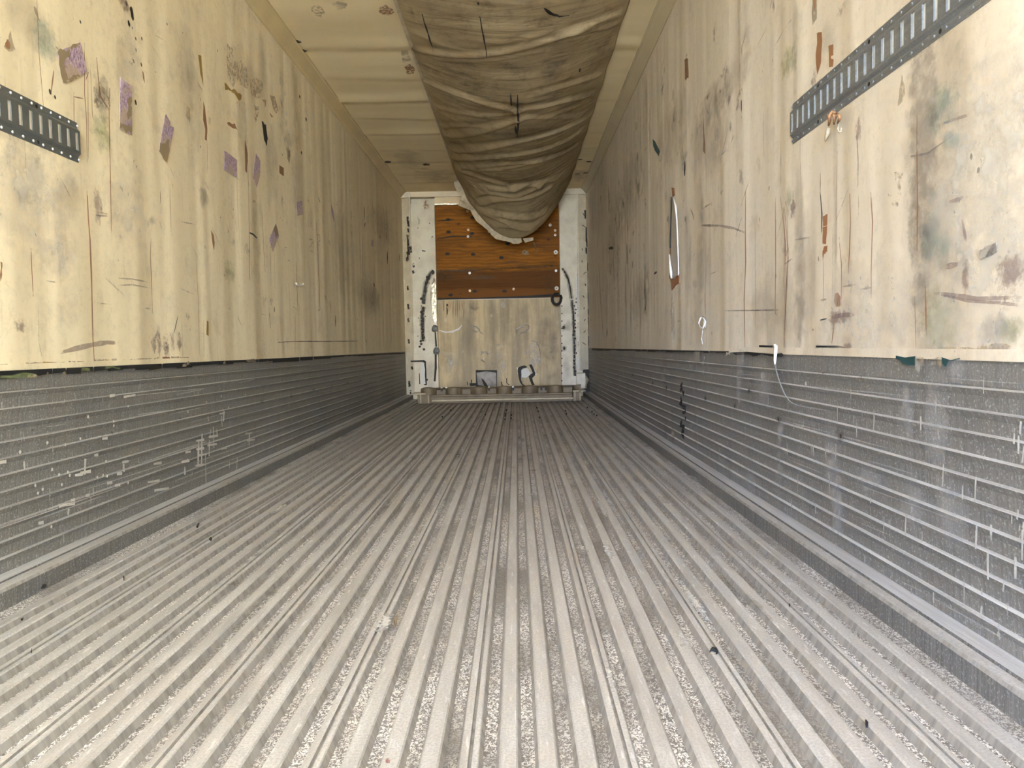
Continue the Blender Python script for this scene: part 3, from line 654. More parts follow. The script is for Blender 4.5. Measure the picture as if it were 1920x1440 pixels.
for l, w, k in (([(230,30),(238,90),(260,300),(255,600),(262,760),(250,1080)], 0.004, 'rust'), ([(195,50),(198,500),(195,810),(205,830)], 0.004, 'rust'), ([(275,120),(285,450),(262,900)], 0.004, 'rust'),
        ([(500,0),(512,150),(508,280)], 0.008, 'black'), ([(700,10),(705,200),(698,400),(690,560)], 0.006, 'rust'), ([(758,0),(760,155)], 0.005, 'mauve'), ([(842,0),(855,200),(846,500),(845,740)], 0.006, 'rust'),
        ([(1155,-360),(1158,100),(1155,400)], 0.006, 'rust'), ([(628,300),(645,500),(642,780)], 0.005, 'rust'), ([(1212,640),(1218,970)], 0.007, 'rust'), ([(1140,700),(1150,1070)], 0.003, 'rust'),
        ([(522,470),(522,745)], 0.004, 'rust'), ([(1458,180),(1475,260),(1490,350)], 0.010, 'mauve'), ([(1250,680),(1400,695),(1560,720),(1872,710)], 0.010, 'mauve'), ([(1300,690),(1500,735),(1700,748),(1872,765)], 0.008, 'mauve'),
        ([(1310,515),(1460,480)], 0.012, 'mauve'), ([(1350,75),(1500,30)], 0.010, 'mauve'), ([(500,865),(545,855)], 0.006, 'black'), ([(560,850),(650,830),(740,828)], 0.016, 'mauve'), ([(600,850),(580,1020)], 0.008, 'rust'),
        ([(455,915),(450,945)], 0.010, 'mauve'), ([(640,640),(760,622)], 0.006, 'mauve'), ([(760,660),(870,640)], 0.005, 'grey'), ([(0,800),(235,795)], 0.003, 'grey'),
        ([(1250,1050),(1480,1058),(1700,1072)], 0.008, 'tan'), ([(1640,1045),(1720,1048),(1790,1058)], 0.016, 'mauve'), ([(560,720),(480,735)], 0.006, 'mauve'),
        ([(1285,980),(1250,1050)], 0.006, 'mauve')):
    wmr.stroke(c4(l, 1400, 360, 3.6), w, k)
for l, w, k in (([(1120,830),(1118,1180)], 0.004, 'rust'), ([(668,1000),(678,1200),(676,1440)], 0.006, 'mauve'), ([(1428,740),(1430,1200)], 0.004, 'grey'), ([(1060,1175),(1200,1150),(1430,985)], 0.005, 'mauve'),
        ([(1280,940),(1430,885),(1520,860)], 0.008, 'mauve'), ([(1525,1150),(1530,1200)], 0.010, 'black'), ([(1570,1280),(1592,1272)], 0.014, 'black'), ([(150,180),(195,130)], 0.006, 'grey'), ([(395,1300),(395,1440)], 0.004, 'rust')):
    wmr.stroke(c4(l, 1440, 0, 4.0), w, k)
for (px, py), ru, rv, k in (((1745,445),.06,.09,'teal'),((1770,467),.04,.07,'teal'),((1760,605),.10,.14,'green'),((1895,620),.06,.04,'green'),((1870,623),.10,.05,'grey'),((1783,262),.05,.03,'teal'),((1765,200),.10,.07,'teal'),
        ((1482,375),.06,.07,'green'),((1487,393),.04,.05,'mauve'),((1610,243),.03,.05,'mauve'),((1480,115),.12,.08,'green'),((1750,390),.18,.8,'soft'),((1730,300),.10,.6,'grey'),((1510,530),.10,.30,'soft'),((1500,500),.06,.5,'soft'),
        ((1290,480),.12,.35,'soft'),((1320,470),.12,.30,'soft'),((1200,560),.6,.25,'soft'),((1180,360),.9,.35,'soft'),((1150,450),.8,.5,'soft'),((1330,250),.5,.25,'soft'),((1260,250),.6,.25,'soft'),((1350,180),.6,.12,'soft'),
        ((1850,480),.3,.5,'pale'),((1620,600),.4,.25,'pale'),((1860,300),.3,.3,'pale'),((1450,590),.4,.2,'soft'),((1590,650),.05,.02,'mauve'),((1573,595),.12,.03,'mauve'),((1860,655),.10,.02,'tan'),((1812,520),.02,.06,'mauve'),((1895,510),.06,.06,'mauve'),
        ((1368,187),.03,.03,'smoke'),((1371,238),.03,.03,'smoke'),((1340,65),.03,.07,'tan'),((1288,125),.05,.14,'tan'),((1391,198),.008,.03,'black'),((1392,95),.006,.03,'smoke')):
    wmr.blot((px, py), ru, rv, k)
wmr.patch([(1284,112),(1291,110),(1292,146),(1285,151)], 'brown', 0.05, 3, 0.6)
random_marks(wmr, XR - 0.006, 5, 1.1)
wmr.patch([(1424,647),(1452,648),(1452,651.5),(1424,651)], 'solid')        # two slots cut along the bottom edge
wmr.patch([(1531,648),(1574,648),(1586,651.2),(1584,652.5),(1531,651.5)], 'solid')
wr.build('wall_right', kind='structure')

# ------------------------------------------------------------------ ceiling and cove mouldings
cm = MB(M_CEIL)
nx, ny = 40, 420
xs = np.linspace(XL, XR, nx + 1); ys = np.linspace(Y0, YE + 0.1, ny + 1)
X, Y = np.meshgrid(xs, ys); Zc = np.full_like(X, ZC)
for yc, a, w, ph in ((3.1,.010,.10,.3),(4.45,.008,.08,1.2),(5.35,.013,.09,.2),(5.9,.006,.07,2.2),(6.5,.012,.08,.9),(6.95,.007,.06,2.0),(7.5,.012,.07,.6),(8.1,.008,.06,1.4),(8.65,.012,.07,.1),(9.2,.008,.06,2.5),(9.7,.008,.06,.8)):
    yy = yc + 0.05*np.sin(X*1.7 + ph) + 0.015*np.sin(X*6 + ph*3)
    Zc -= a * np.exp(-((Y - yy)/w)**2) * (0.65 + 0.35*np.sin(X*2.3 + ph*5))
    Zc += a*0.5 * np.exp(-((Y - yy - w*1.5)/(w*0.6))**2)
vs = [(X[j,i], Y[j,i], Zc[j,i]) for j in range(ny+1) for i in range(nx+1)]
W1 = nx + 1
cm.add(vs, [(j*W1+i, (j+1)*W1+i, (j+1)*W1+i+1, j*W1+i+1) for j in range(ny) for i in range(nx)], M_CEIL)
ck = Marks(cm, 'z', ZC - 0.006, (0, 0, -1), 0.004)
for c, pts in (('tan', [(582,12),(597,8),(608,20),(603,32),(590,27)]), ('grey', [(622,4),(635,0),(650,5),(648,15),(632,17)]), ('orange', [(711,14),(722,7),(735,15),(740,22),(728,28),(714,24)]), ('orange', [(758,124),(768,119),(776,125),(776,137),(764,138)]), ('grey', [(752,95),(764,92),(770,112),(756,116)])):
    ck.patch(pts, c, 0.12, 4, 0.75 if c != 'orange' else 0.55)
for p, r in (((558,77),.03),((569,94),.03),((799,308),.05),((727,303),.05)):
    ck.blot(p, r, r*1.2, 'black', 0, False, 0.8, 9)
ck.blot((815,330), .30, .5, 'soft'); ck.blot((770,300), .2, .6, 'soft'); ck.blot((1000+85,330), .1, .4, 'soft')
for p in ((1088,298),(1104,302),(1098,323),(1083,325)): ck.stroke([(p[0]-5, p[1]+1), (p[0]+5, p[1])], 0.05, 'black')
co = cm.build('ceiling', smooth=True, kind='structure')
rb = MB(M_CEIL); rb.box((XL - 0.05, Y0, ZC + 0.015), (XR + 0.05, YE + 0.1, ZC + 0.07)); rb.build('ceiling', kind='structure')
def cove(name, side, m):
    xs, inw = (XL, 1) if side == 'left' else (XR, -1)
    d = 0.076 if side == 'left' else 0.072
    x0 = xs + inw*0.006
    prof = [(x0, ZW), (x0 + inw*0.006, ZW), (x0 + inw*d*0.28, ZW + d*0.18), (x0 + inw*d*0.42, ZW + d*0.34), (x0 + inw*(d-0.012), ZC - 0.014), (x0 + inw*(d+0.002), ZC - 0.010), (x0 + inw*(d+0.002), ZC + 0.01), (x0, ZC + 0.01)]
    mb = MB(m); mb.sweep(prof, Y0, YE, m, closed=True)
    mb2 = Marks(mb, 'x', x0 + inw*0.0065, (inw, 0, 0))
    return mb.build(name, kind='structure')
cove('trim_1', 'left', M_COVE); cove('trim_2', 'right', M_COVER)

# ------------------------------------------------------------------ front bulkhead
fw = MB(M_POST)
fw.box((XL - 0.05, YE + 0.06, -0.12), (XR + 0.05, YE + 0.12, ZC + 0.05)); fw.build('wall_front', kind='structure')
E = lambda px, py, y=YE: on(px, py, 'y', y)
YP = YE - 0.05            # face of the corner posts
XA, XB = -1.045, 0.592    # opening between the posts
def post(side):
    sgn = -1 if side == 'left' else 1
    xw = XL + 0.008 if side == 'left' else XR - 0.008; xo = XA if side == 'left' else XB
    loc = Vector(((xw + xo)/2, YP, LEDGE))
    t = empty('corner_post', loc, 'white painted corner post left of the plywood, with a bent shiny edge' if side == 'left' else 'white painted corner post right of the plywood, broken away at its foot', 'post')
    xm = xw - sgn*0.115
    z0 = LEDGE if side == 'left' else 0.33
    # outer angled strip: a shallow folded profile with a ragged outer edge
    mb = MB(M_POST); n = 70; zs = np.linspace(z0, ZC - 0.075, n)
    vs = []
    for z in zs:
        rag = abs(rng.normal(0, 0.006)) + (0.012 if (1.3 < z < 2.3 and rng.random() < 0.4) else 0)
        vs += [(xw - sgn*rag, YP + 0.035, z), (xm, YP - 0.055, z), (xm - sgn*0.012, YP - 0.050, z), (xm - sgn*0.012, YP + 0.049, z), (xw, YP + 0.049, z)]
    fs = [(5*i+a, 5*i+a+1, 5*(i+1)+a+1, 5*(i+1)+a) for i in range(n-1) for a in range(4)]
    fs += [(0,1,2,3,4), tuple(5*(n-1)+a for a in (4,3,2,1,0))]
    mb.add(vs, fs, M_POST)
    if side == 'left':
        mk = Marks(mb, 'y', YP - 0.056, (0, -1, 0), 0.001)
        for px, py, a in ((764,412,6),(765,420,5),(765,432,4),(764,450,10),(765,462,14),(766,470,8),(770,468,6),(764,480,8),(763,486,4),(775,498,4),(774,510,3),(764,540,4),(765,575,5),(765,600,4),(766,640,4),(772,690,3),(767,720,6),(769,735,4)):
            mk.stroke([(px, py - a), (px + 1, py + a)], 0.026, 'arc', False)
        mk.stroke([(773,510),(778,510.5)], 0.012, 'solid', False)
        mk.stroke([(770,677.5),(796,676.8)], 0.02, 'solid', False); mk.stroke([(786,700),(787,720)], 0.014, 'black', False)
    else:
        mk = Marks(mb, 'y', YP - 0.056, (0, -1, 0), 0.001)
        for px, py, a in ((1097,402,8),(1099,440,14),(1100,455,8),(1099,470,6),(1102,500,8),(1103,520,5),(1103,560,12),(1103,585,6),(1104,610,16),(1104,640,10)):
            mk.stroke([(px, py - a), (px + 0.5, py + a)], 0.018, 'solid', False)
        for k in range(12): mk.stroke([(1091 + random.uniform(0, 8), 400 + k*22), (1091 + random.uniform(0, 8), 404 + k*22)], 0.008, 'black', False)
    mb.build('outer_strip', t)
    # main flat face
    mb = MB(M_POST)
    xa, xb = sorted((xm - sgn*0.012, xo - sgn*0.0)); zt = ZC - 0.15 if side == 'left' else ZC - 0.075
    mb.box((xa, YP - 0.03, LEDGE if side == 'left' else LEDGE + 0.03), (xb, YP + 0.049, zt), M_POST)
    mk = Marks(mb, 'y', YP - 0.031, (0, -1, 0), 0.001)
    if side == 'left':
        for l in ([(813,507),(806,515),(802,524),(798,535),(797,545),(795,555),(794,570)], [(794,575),(792,590),(792,610),(793,640)]):
            mk.stroke(l, 0.036, 'arc', False); mk.stroke(l, 0.07, 'smoke', False)
        for px, py in ((799,532),(803,523),(792,602),(790,585),(794,633),(790,645),(795,655),(789,640),(787,650),(795,678),(796,700),(792,690),(793,710),(797,720),(800,712),(790,560),(801,520),(812,512)):
            mk.blot((px, py), 0.022, 0.020, 'solid' if py < 640 else 'black', 0, False, 0.9, 8)
        mk.stroke([(797,677),(798,700),(799,722)], 0.022, 'solid', False)
        mk.stroke([(792,680),(794,720)], 0.05, 'white', False)
        mk.blot((799,385), 0.05, 0.10, 'rust', 0, False, 0.35); mk.stroke([(781,405),(786,412),(785,425)], 0.015, 'pale')
        mk.stroke([(791,470),(798,471)], 0.012, 'black', False)
        for k in range(16): mk.blot((random.uniform(782, 812), random.uniform(400, 640)), 0.008, 0.012, 'black', 0, False, 0.8, 7)
        mk.stroke([(817,660),(817,690),(815,715)], 0.03, 'solid', False); mk.stroke([(816,620),(818,650)], 0.02, 'solid', False)
        mk.blot((808,700), 0.10, 0.25, 'soft')
    else:
        for l in ([(1054,503),(1060,512),(1066,525),(1069,540),(1072,560)], [(1072,562),(1075,590),(1076,620),(1077,650),(1077,680),(1078,705)]):
            mk.stroke(l, 0.022, 'arc', False); mk.stroke(l, 0.05, 'smoke', False)
        for k in range(22):
            mk.blot((random.uniform(1074, 1081), 560 + k*6.8), 0.012, 0.014, 'solid', 0, False, 0.9, 7)
        for k in range(12):
            mk.blot((1053.5, 560 + k*14), 0.010, 0.012, 'solid', 0, False, 0.9, 7)
        for p in ((1057,614),(1058,653)):
            mk.blot(p, 0.06, 0.07, 'grey', 0, False, 1.0); mk.blot(p, 0.02, 0.03, 'black', 0, False, 0.8)
        mk.blot((1062,690), 0.06, 0.15, 'soft'); mk.blot((1066,610), 0.06, 0.1, 'soft')
        mk.stroke([(1081,520),(1084,600)], 0.02, 'white', False); mk.stroke([(1086,670),(1086,690)], 0.03, 'white', False)
        mk.stroke([(1083,400),(1084,660)], 0.012, 'pale', False)
    mb.build('face_plate', t)
    if side == 'left':
        mb = MB(NTgloss); 
        A = [(813,520),(817.5,528),(818.5,560),(819,600),(816,608),(810,590),(806,560),(809,535)]
        p3 = [E(a, b, YP - 0.034) for a, b in A]
        n = len(p3); q3 = [p + Vector((0, 0.004, 0)) for p in p3]
        bl = [Vector((p.x, p.y - 0.016*math.sin(i*1.9)**2, p.z)) for i, p in enumerate(p3)]
        mb.add(bl + q3, [tuple(range(n)), tuple(reversed(range(n, 2*n)))] + [(i, n+i, n+(i+1)%n, (i+1)%n) for i in range(n)])
        o = mb.build('bent_metal_strip', t); o['label'] = 'bent shiny metal strip'
        for p in ((815,616),(818,658)):
            c = E(*p, YP - 0.03); mb = MB(M_ZINC); 
            for k in range(3): mb.disc((c.x + 0.008*k, c.y - 0.010*k, c.z), (0.3*(k-1), -1, 0.1), 0.050 - 0.012*k, 0.014, n=12)
            mb.mats[0] = M_TRACKL; mb.build('bolt_head', t)
    else:
        mb = MB(M_POST); mb.box((XB + 0.19, YP - 0.10, 0.09), (xw - 0.055, YP - 0.05, 0.30))
        mb.build('loose_foot_plate', t, bevel=0.008)
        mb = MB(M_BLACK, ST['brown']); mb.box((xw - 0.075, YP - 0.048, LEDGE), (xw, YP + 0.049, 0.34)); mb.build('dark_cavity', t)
        mb = MB(NTgloss); mb.tube([E(1098,705,YP-0.06), E(1101,712,YP-0.07), E(1099,720,YP-0.07), E(1098,728,YP-0.07)], [0.016,0.028,0.016,0.014], n=7); mb.build('crumpled_metal', t)
    return t
_s = NT('shiny_crumpled_metal'); _s.bump(_s.noise(30), 0.8, 0.01); NTgloss = _s.done((0.62, 0.56, 0.42), 0.28, 0.85)
post('left'); post('right')
# header strips above the opening
hb = MB(mat_plain('cream_header', (0.72, 0.62, 0.44), 0.5, 0, (0.6, 0.5, 0.34), 6))
hb.box((XL + 0.14, YP - 0.05, ZC - 0.07), (0.62, YP + 0.06, ZC - 0.002)); h1 = hb.build('trim_3', kind='structure')
hb = MB(mat_plain('pale_yellow_header', (0.74, 0.60, 0.36), 0.5, 0, (0.6, 0.46, 0.25), 6))
hb.box((XA - 0.0, YP - 0.01, ZC - 0.155), (XB, YP + 0.06, ZC - 0.07)); hb.build('trim_4', kind='structure')
mm = MB(NTgloss); mm.box((XA - 0.005, YP - 0.018, ZC - 0.172), (XB, YP + 0.02, ZC - 0.155)); mm.build('trim_5', kind='structure')
hb = MB(M_POST)
hb.box((XL + 0.007, YP - 0.06, ZC - 0.075), (XL + 0.14, YP + 0.06, ZC - 0.002)); hb.box((0.62, YP - 0.06, ZC - 0.075), (XR - 0.007, YP + 0.06, ZC - 0.002))
hb.build('trim_6', kind='structure')
# plywood
ZP = 1.305
t = empty('plywood_sheet', (-0.22, YE, ZP), 'brown knotty plywood sheet screwed over the upper front opening', 'plywood')
mb = MB(M_PLY); mb.box((XA + 0.001, YE + 0.003, ZP + 0.002), (XB - 0.001, YE + 0.03, ZC - 0.16))
mk = Marks(mb, 'y', YE + 0.003, (0, -1, 0), 0.001); mk.clip = (XA + 0.002, XB - 0.002, ZP + 0.003, ZC - 0.165)
mk.stroke([(820,508),(880,507),(940,503),(1000,500),(1048,499)], 0.03, 'smoke', False)
mk.stroke([(820,560.5),(900,560),(1000,556),(1048,553)], 0.03, 'solid', False)
for p in ((840,412),(841,435),(885,438),(886,408),(952,457),(940,483),(890,546),(946,546),(839,476),(845,553),(887,477)):
    mk.blot(p, 0.035, 0.022, 'solid', 0, False, 0.75, 9)
mk.stroke([(820,448),(850,443),(885,443)], 0.02, 'black'); mk.stroke([(818,415),(850,412)], 0.02, 'black')
mk.blot((830,520), 0.25, 0.10, 'smoke', 0, False, 0.8); mk.blot((905,520), 0.3, 0.05, 'grey', 0, False, 0.8); mk.blot((1030,530), 0.12, 0.25, 'smoke', 0, False, 0.8)
mk.patch([(978,474),(984,468),(990,470),(992,477),(985,479)], 'tan', 0.15, 3); mk.stroke([(999,447),(1002,458),(1006,470)], 0.02, 'tan')
mk.patch([(1003,468),(1008,470),(1006,473)], 'pale')
mb.build('board', t)
screw0 = None
def screw(p, r, m, y=YE, par=None, nm='screw'):
    c = E(*p, y); mb = MB(m, M_BLACK); mb.disc((c.x, c.y, c.z), (0, -1, 0), r, 0.008, m)
    mb.disc((c.x, c.y - 0.0078, c.z), (0, -1, 0), r*0.28, 0.003, M_BLACK, 8)
    return mb.build(nm, par)
for p in ((1031.5,422),(1042,473),(1043.5,540.5)):
    screw(p, 0.028 if p[1] > 430 else 0.020, M_WHITE, par=t)
for p in ((1041,440.5),(1042.5,507.5),(877.5,443.5),(880.5,512)):
    screw(p, 0.017, M_RIVET, par=t)
for p in ((876.5,396),(878,431),(917,434),(881,545),(963,542),(1041,432)):
    screw(p, 0.018, M_BRASS, par=t)
# lower board
mb = MB(M_PANEL); mb.box((XA + 0.001, YE - 0.0, 0.04), (XB - 0.001, YE + 0.03, ZP))
mk = Marks(mb, 'y', YE, (0, -1, 0), 0.001); mk.clip = (XA + 0.002, XB - 0.002, 0.04, ZP - 0.001)
mk.stroke([(821,561.5),(930,560.5),(1036,558)], 0.012, 'white', False)
for px in (832,838,842,846,850,855,858,862,866,870): mk.stroke([(px, 563), (px + random.uniform(-1,1), 575 + random.uniform(0, 25))], 0.010, 'rust')
mk.blot((838.5,572), 0.015, 0.02, 'solid', 0, False, 0.9, 8); mk.stroke([(838,573),(839,590)], 0.02, 'black')
for px, w in ((835,.12),(880,.14),(925,.10),(955,.14),(985,.08),(1025,.2)): mk.blot((px, 620 + random.uniform(-30, 30)), w, 0.5, 'soft', 0, False, 0.8)
for px in (845, 940, 1000): mk.blot((px, 680), 0.12, 0.25, 'pale', 0, False, 0.9)
mk.blot((890,575), 0.10, 0.12, 'grey', 0, False, 0.8); 
for p in ((942,567),(944,573),(923,592),(914,664),(922,682),(985,662),(868,660),(1033,659),(964,671),(934,647)): mk.blot(p, 0.035, 0.03, 'pale', 0.5, False, 1.0, 9)
for l in ([(883,612),(890,610),(897,616),(900,622),(908,628)], [(884,618),(892,622),(898,620)], [(969,630),(968,618),(978,612),(988,607),(992,613),(985,620),(975,624),(972,630)], [(993,640),(999,638),(1006,642),(1009,648)], [(899,665),(903,660),(910,660),(922,660)], [(899,672),(905,676),(910,680)]):
    mk.stroke(l, 0.02, 'pale'); mk.stroke([(a+1, b+1.5) for a, b in l], 0.014, 'grey')
mk.stroke([(823,619),(835,623),(848,622),(860,617),(866,610)], 0.022, 'white'); 
mk.stroke([(993,642),(992,660),(994,680)], 0.012, 'grey'); mk.stroke([(1007,642),(1012,655),(1014,675)], 0.012, 'grey')
mk.patch([(994,645),(1000,640),(1007,645),(1012,658),(1014,680),(1008,690),(996,682),(993,660)], 'pale', 0.02, 2, 0.8)
mk.blot((1040,705), 0.12, 0.15, 'soft', 0, False, 0.9); mk.blot((1030,640), 0.2, 0.5, 'soft', 0, False, 0.5)
mk.patch([(892,694),(932,694),(932,728),(892,728)], 'solid')
for l in ([(902,709),(908,716),(913,724)], ): pass
mk.patch([(880,718.5),(894,718),(897,723),(882,724)], 'solid')
for l in ([(884,712),(884,720)], [(940,716),(941,723),(943,722)], [(950,709),(950,718),(955,722)], [(876,716),(877,722)]): mk.stroke(l, 0.012, 'black', False)
mk.patch([(971,690),(974,688),(978,686),(984,685),(989,688),(986,690),(980,691),(977,695),(977,712),(980,720),(986,724),(980,724),(975,717),(972,705)], 'solid', 0.05, 2)
mk.patch([(992,684),(997,683),(1001,692),(1004,700),(1003,704),(998,709),(999,714),(1003,722),(997,722),(993,712),(991,706),(999,699),(996,692)], 'solid', 0.05, 2)
mk.patch([(978,693),(988,690),(996,699),(990,706),(985,709),(978,707)], 'white', 0.06, 3, 0.8)
mk.stroke([(970,689),(972,695),(972,702)], 0.02, 'white', False); mk.stroke([(994,685),(999,691),(1004,697),(1005,703)], 0.018, 'white', False)
pb = mb.build('bulkhead_panel')
tag(pb, 'water-stained off-white board below the brown plywood, with a square hole', 'panel')
mb = MB(mat_plain('grey_torn_sheeting', (0.24, 0.215, 0.18), 0.5, 0.1, (0.07, 0.06, 0.05), 16, 0.6))
p = [E(893.5,699,YE-0.028), E(912,696,YE-0.03), E(930,699,YE-0.028), E(931,727,YE-0.05), E(917,727,YE-0.04), E(907,712,YE-0.032), E(902,709,YE-0.03), E(908,724,YE-0.04), E(896,722,YE-0.03)]
q = [v + Vector((0, 0.005, 0)) for v in p]; n = len(p)
mb.add(p + q, [tuple(range(n)), tuple(reversed(range(n, 2*n)))] + [(i, n+i, n+(i+1)%n, (i+1)%n) for i in range(n)])
o = mb.build('torn_sheeting', pb); o['label'] = 'grey torn sheeting in the square hole'
# sill in front of the bulkhead
YS = 9.15
t = empty('bulkhead_sill', (-0.2, YS, 0.0), 'brown grimy metal sill with rounded lumps across the foot of the front end', 'sill')
mb = MB(M_SILL)
x0, x1 = -1.04, 0.65
mb.box((x0, YS, 0.055), (x1, YS + 0.06, 0.085)); mb.box((x0 + 0.005, YS + 0.03, 0.085), (x1 - 0.005, YS + 0.08, 0.105))
mb.box((x0, YS + 0.07, -0.0), (x1, YS + 0.12, 0.10))
o = mb.build('rail', t, bevel=0.004)
mb = MB(M_SILLBAR); mb.box((x0 + 0.02, YS - 0.012, 0.028), (x1 + 0.01, YS + 0.05, 0.055)); o = mb.build('lower_bar', t, bevel=0.005); o['label'] = 'pale lower bar'
mb = MB(M_SILL); n = 160; vs = []
for i in range(n + 1):
    u = i / n; x = x0 - 0.13 + (x1 - x0 + 0.24) * u; ph = (u * 6.3) % 1.0
    lump = max(0, math.sin(math.pi * min(1, ph / 0.62))) ** 0.45 if ph < 0.62 else 0
    y = YS + 0.18 - 0.10 * lump; zt = 0.168 + 0.03 * lump
    vs += [(x, y, 0.10), (x, y + 0.004, zt - 0.01), (x, y + 0.02, zt), (x, YS + 0.35, 0.17), (x, YE - 0.02, 0.135)]
mb.add(vs, [(5*i+a, 5*(i+1)+a, 5*(i+1)+a+1, 5*i+a+1) for i in range(n) for a in range(4)])
mb.box((x0 - 0.02, YS + 0.2, 0.0), (x1 + 0.02, YE - 0.06, 0.12))
mb.build('lumpy_cover', t, smooth=False)
for px in (828,837,846,908,917,945,952,962,1015,1023,1031,1039):
    c = E(px, 729 - (px-828)*0.012, YS + 0.155); mb = MB(M_BLACK); mb.box((c.x - 0.011, c.y - 0.006, c.z - 0.032), (c.x + 0.011, c.y + 0.01, c.z + 0.010)); mb.build('slot', t)
    if px < 1000:
        mb = MB(M_WHITE); mb.box((c.x - 0.011, c.y - 0.014, c.z + 0.006), (c.x + 0.011, c.y - 0.002, c.z + 0.022)); o = mb.build('clip', t, bevel=0.002); o['label'] = 'small white clip'
for xa, xb, nm in ((x0 - 0.16, x0 - 0.005, 'end_bracket'), (x1 + 0.012, x1 + 0.115, 'end_bracket')):
    mb = MB(M_SILL, M_SILLBAR); mb.box((xa, YS + 0.10, 0.0), (xb, YS + 0.25, 0.115)); mb.box((xa - 0.06*(xa < 0), YS + 0.085, 0.110), (xb + 0.05*(xa > 0), YS + 0.3, 0.128), M_SILLBAR)
    w = xb - xa
    for k in (0.25, 0.85): mb.box((xa + w*k - 0.008, YS + 0.09, 0.005), (xa + w*k + 0.008, YS + 0.11, 0.11), M_SILLBAR)
    mb.build(nm, t, bevel=0.003)
# black hose loop
c = E(1043.5, 561, YP - 0.10); mb = MB(M_RUBBER); pts = []
for i in range(27):
    a = math.radians(60 + i * 13); r = 0.062 if i < 24 else 0.07
    pts.append(c + Vector((math.cos(a)*r*0.92, 0.02*math.sin(a) + 0.0015*i - 0.03, math.sin(a)*r*1.12)))
mb.tube(pts, 0.019, n=8); tag(mb.build('rubber_loop'), 'black rubber hose loop hanging at the plywood lower right corner', 'hose')

# ------------------------------------------------------------------ air chute (sagging canvas)
CX0, CX1 = -0.668, 0.704
def sag(y):
    s = np.interp(y, [0, 3.5, 4.6, 6.0, 7.5, 8.6], [0.07, 0.09, 0.12, 0.20, 0.25, 0.32])
    return s + 0.39 * np.clip((y - 8.3) / 1.2, 0, 1) ** 1.6
def chute_z(x, y):
    u = np.clip((x - CX0) / (CX1 - CX0), 0, 1)
    return ZC - 0.022 - sag(y) * 4 * u * (1 - u)
def chute_pt(px, py):
    d = ray(px, py); z = ZC - 0.15
    for _ in range(25):
        tt = (z - CAMZ) / d[2]; x, y = d[0]*tt, d[1]*tt
        z = 0.5*z + 0.5*float(chute_z(x, min(y, 9.5)))
    return (x, y)
nu, nv = 150, 520
U, V = np.meshgrid(np.linspace(0, 1, nu + 1), np.linspace(0, 1, nv + 1))
YY = 0.9 + V * (9.52 - 0.9)
XX = CX0 + (CX1 - CX0) * U
ZZ = chute_z(XX, YY)
cr = lambda l: [(740 + a/4, b/4) for a, b in l]
folds = [  # (points in the close-up, width m, height m) ; positive sticks out downwards
    ([(100,370),(400,410),(800,405),(1100,320),(1500,170),(1700,100)], .045, .022), ([(300,440),(700,450),(1100,380)], .035, .010),
    ([(1000,300),(1300,230),(1600,200),(1700,110)], .05, .015), ([(230,610),(450,700),(700,780),(915,830)], .05, .025), ([(915,830),(1150,790),(1350,740),(1540,705)], .045, .026),
    ([(1100,700),(1300,640),(1540,560)], .05, .018), ([(370,1010),(600,1000),(780,950),(930,895)], .055, .030), ([(930,895),(1100,880),(1300,880),(1450,870)], .045, .020),
    ([(440,1130),(700,1110),(950,1060),(1200,990),(1460,865)], .055, .034), ([(440,1190),(700,1180),(1000,1150),(1250,1070),(1430,950)], .05, .028),
    ([(440,1240),(700,1245),(950,1230),(1200,1170),(1400,1060)], .05, .026), ([(450,1255),(620,1320),(800,1380),(950,1420)], .06, .034), ([(450,1250),(600,1270),(850,1260),(1100,1200)], .05, .022),
    ([(1000,1420),(1150,1360),(1320,1290)], .06, .030), ([(640,1415),(900,1410),(1100,1390)], .05, .03), ([(280,790),(500,850),(800,860)], .05, .014), ([(1200,860),(1400,780),(1500,740)], .045, .016),
    ([(350,960),(500,950),(700,960)], .04, .014), ([(120,150),(500,200),(900,220),(1300,180)], .06, .008)]
cr2 = lambda l: [(740 + a/4.8, 340 + b/4.8) for a, b in l]
folds2 = [([(600,60),(800,110),(1000,130),(1300,40)], .05, .025), ([(650,140),(850,180),(1050,160),(1400,50)], .05, .028), ([(700,190),(900,300),(1100,330),(1350,280)], .05, .025), ([(750,260),(950,350),(1150,390),(1300,370)], .045, .022), ([(900,410),(1050,460),(1250,440)], .04, .018), ([(850,60),(1000,70),(1200,30)], .05, .02)]
FP = [([chute_pt(*p) for p in cr(l)], w, a) for l, w, a in folds] + [([chute_pt(*p) for p in cr2(l)], w, a * 1.7) for l, w, a in folds2]
def seg_dist(X, Y, a, b):
    ax, ay = a; bx, by = b; dx, dy = bx-ax, by-ay; L2 = dx*dx + dy*dy + 1e-9
    t = np.clip(((X-ax)*dx + (Y-ay)*dy)/L2, 0, 1)
    sx, sy = X - ax - t*dx, Y - ay - t*dy
    return np.sqrt(sx*sx + sy*sy), np.sign(dx*sy - dy*sx)
edge = np.clip(4*U*(1-U)*4, 0, 1)
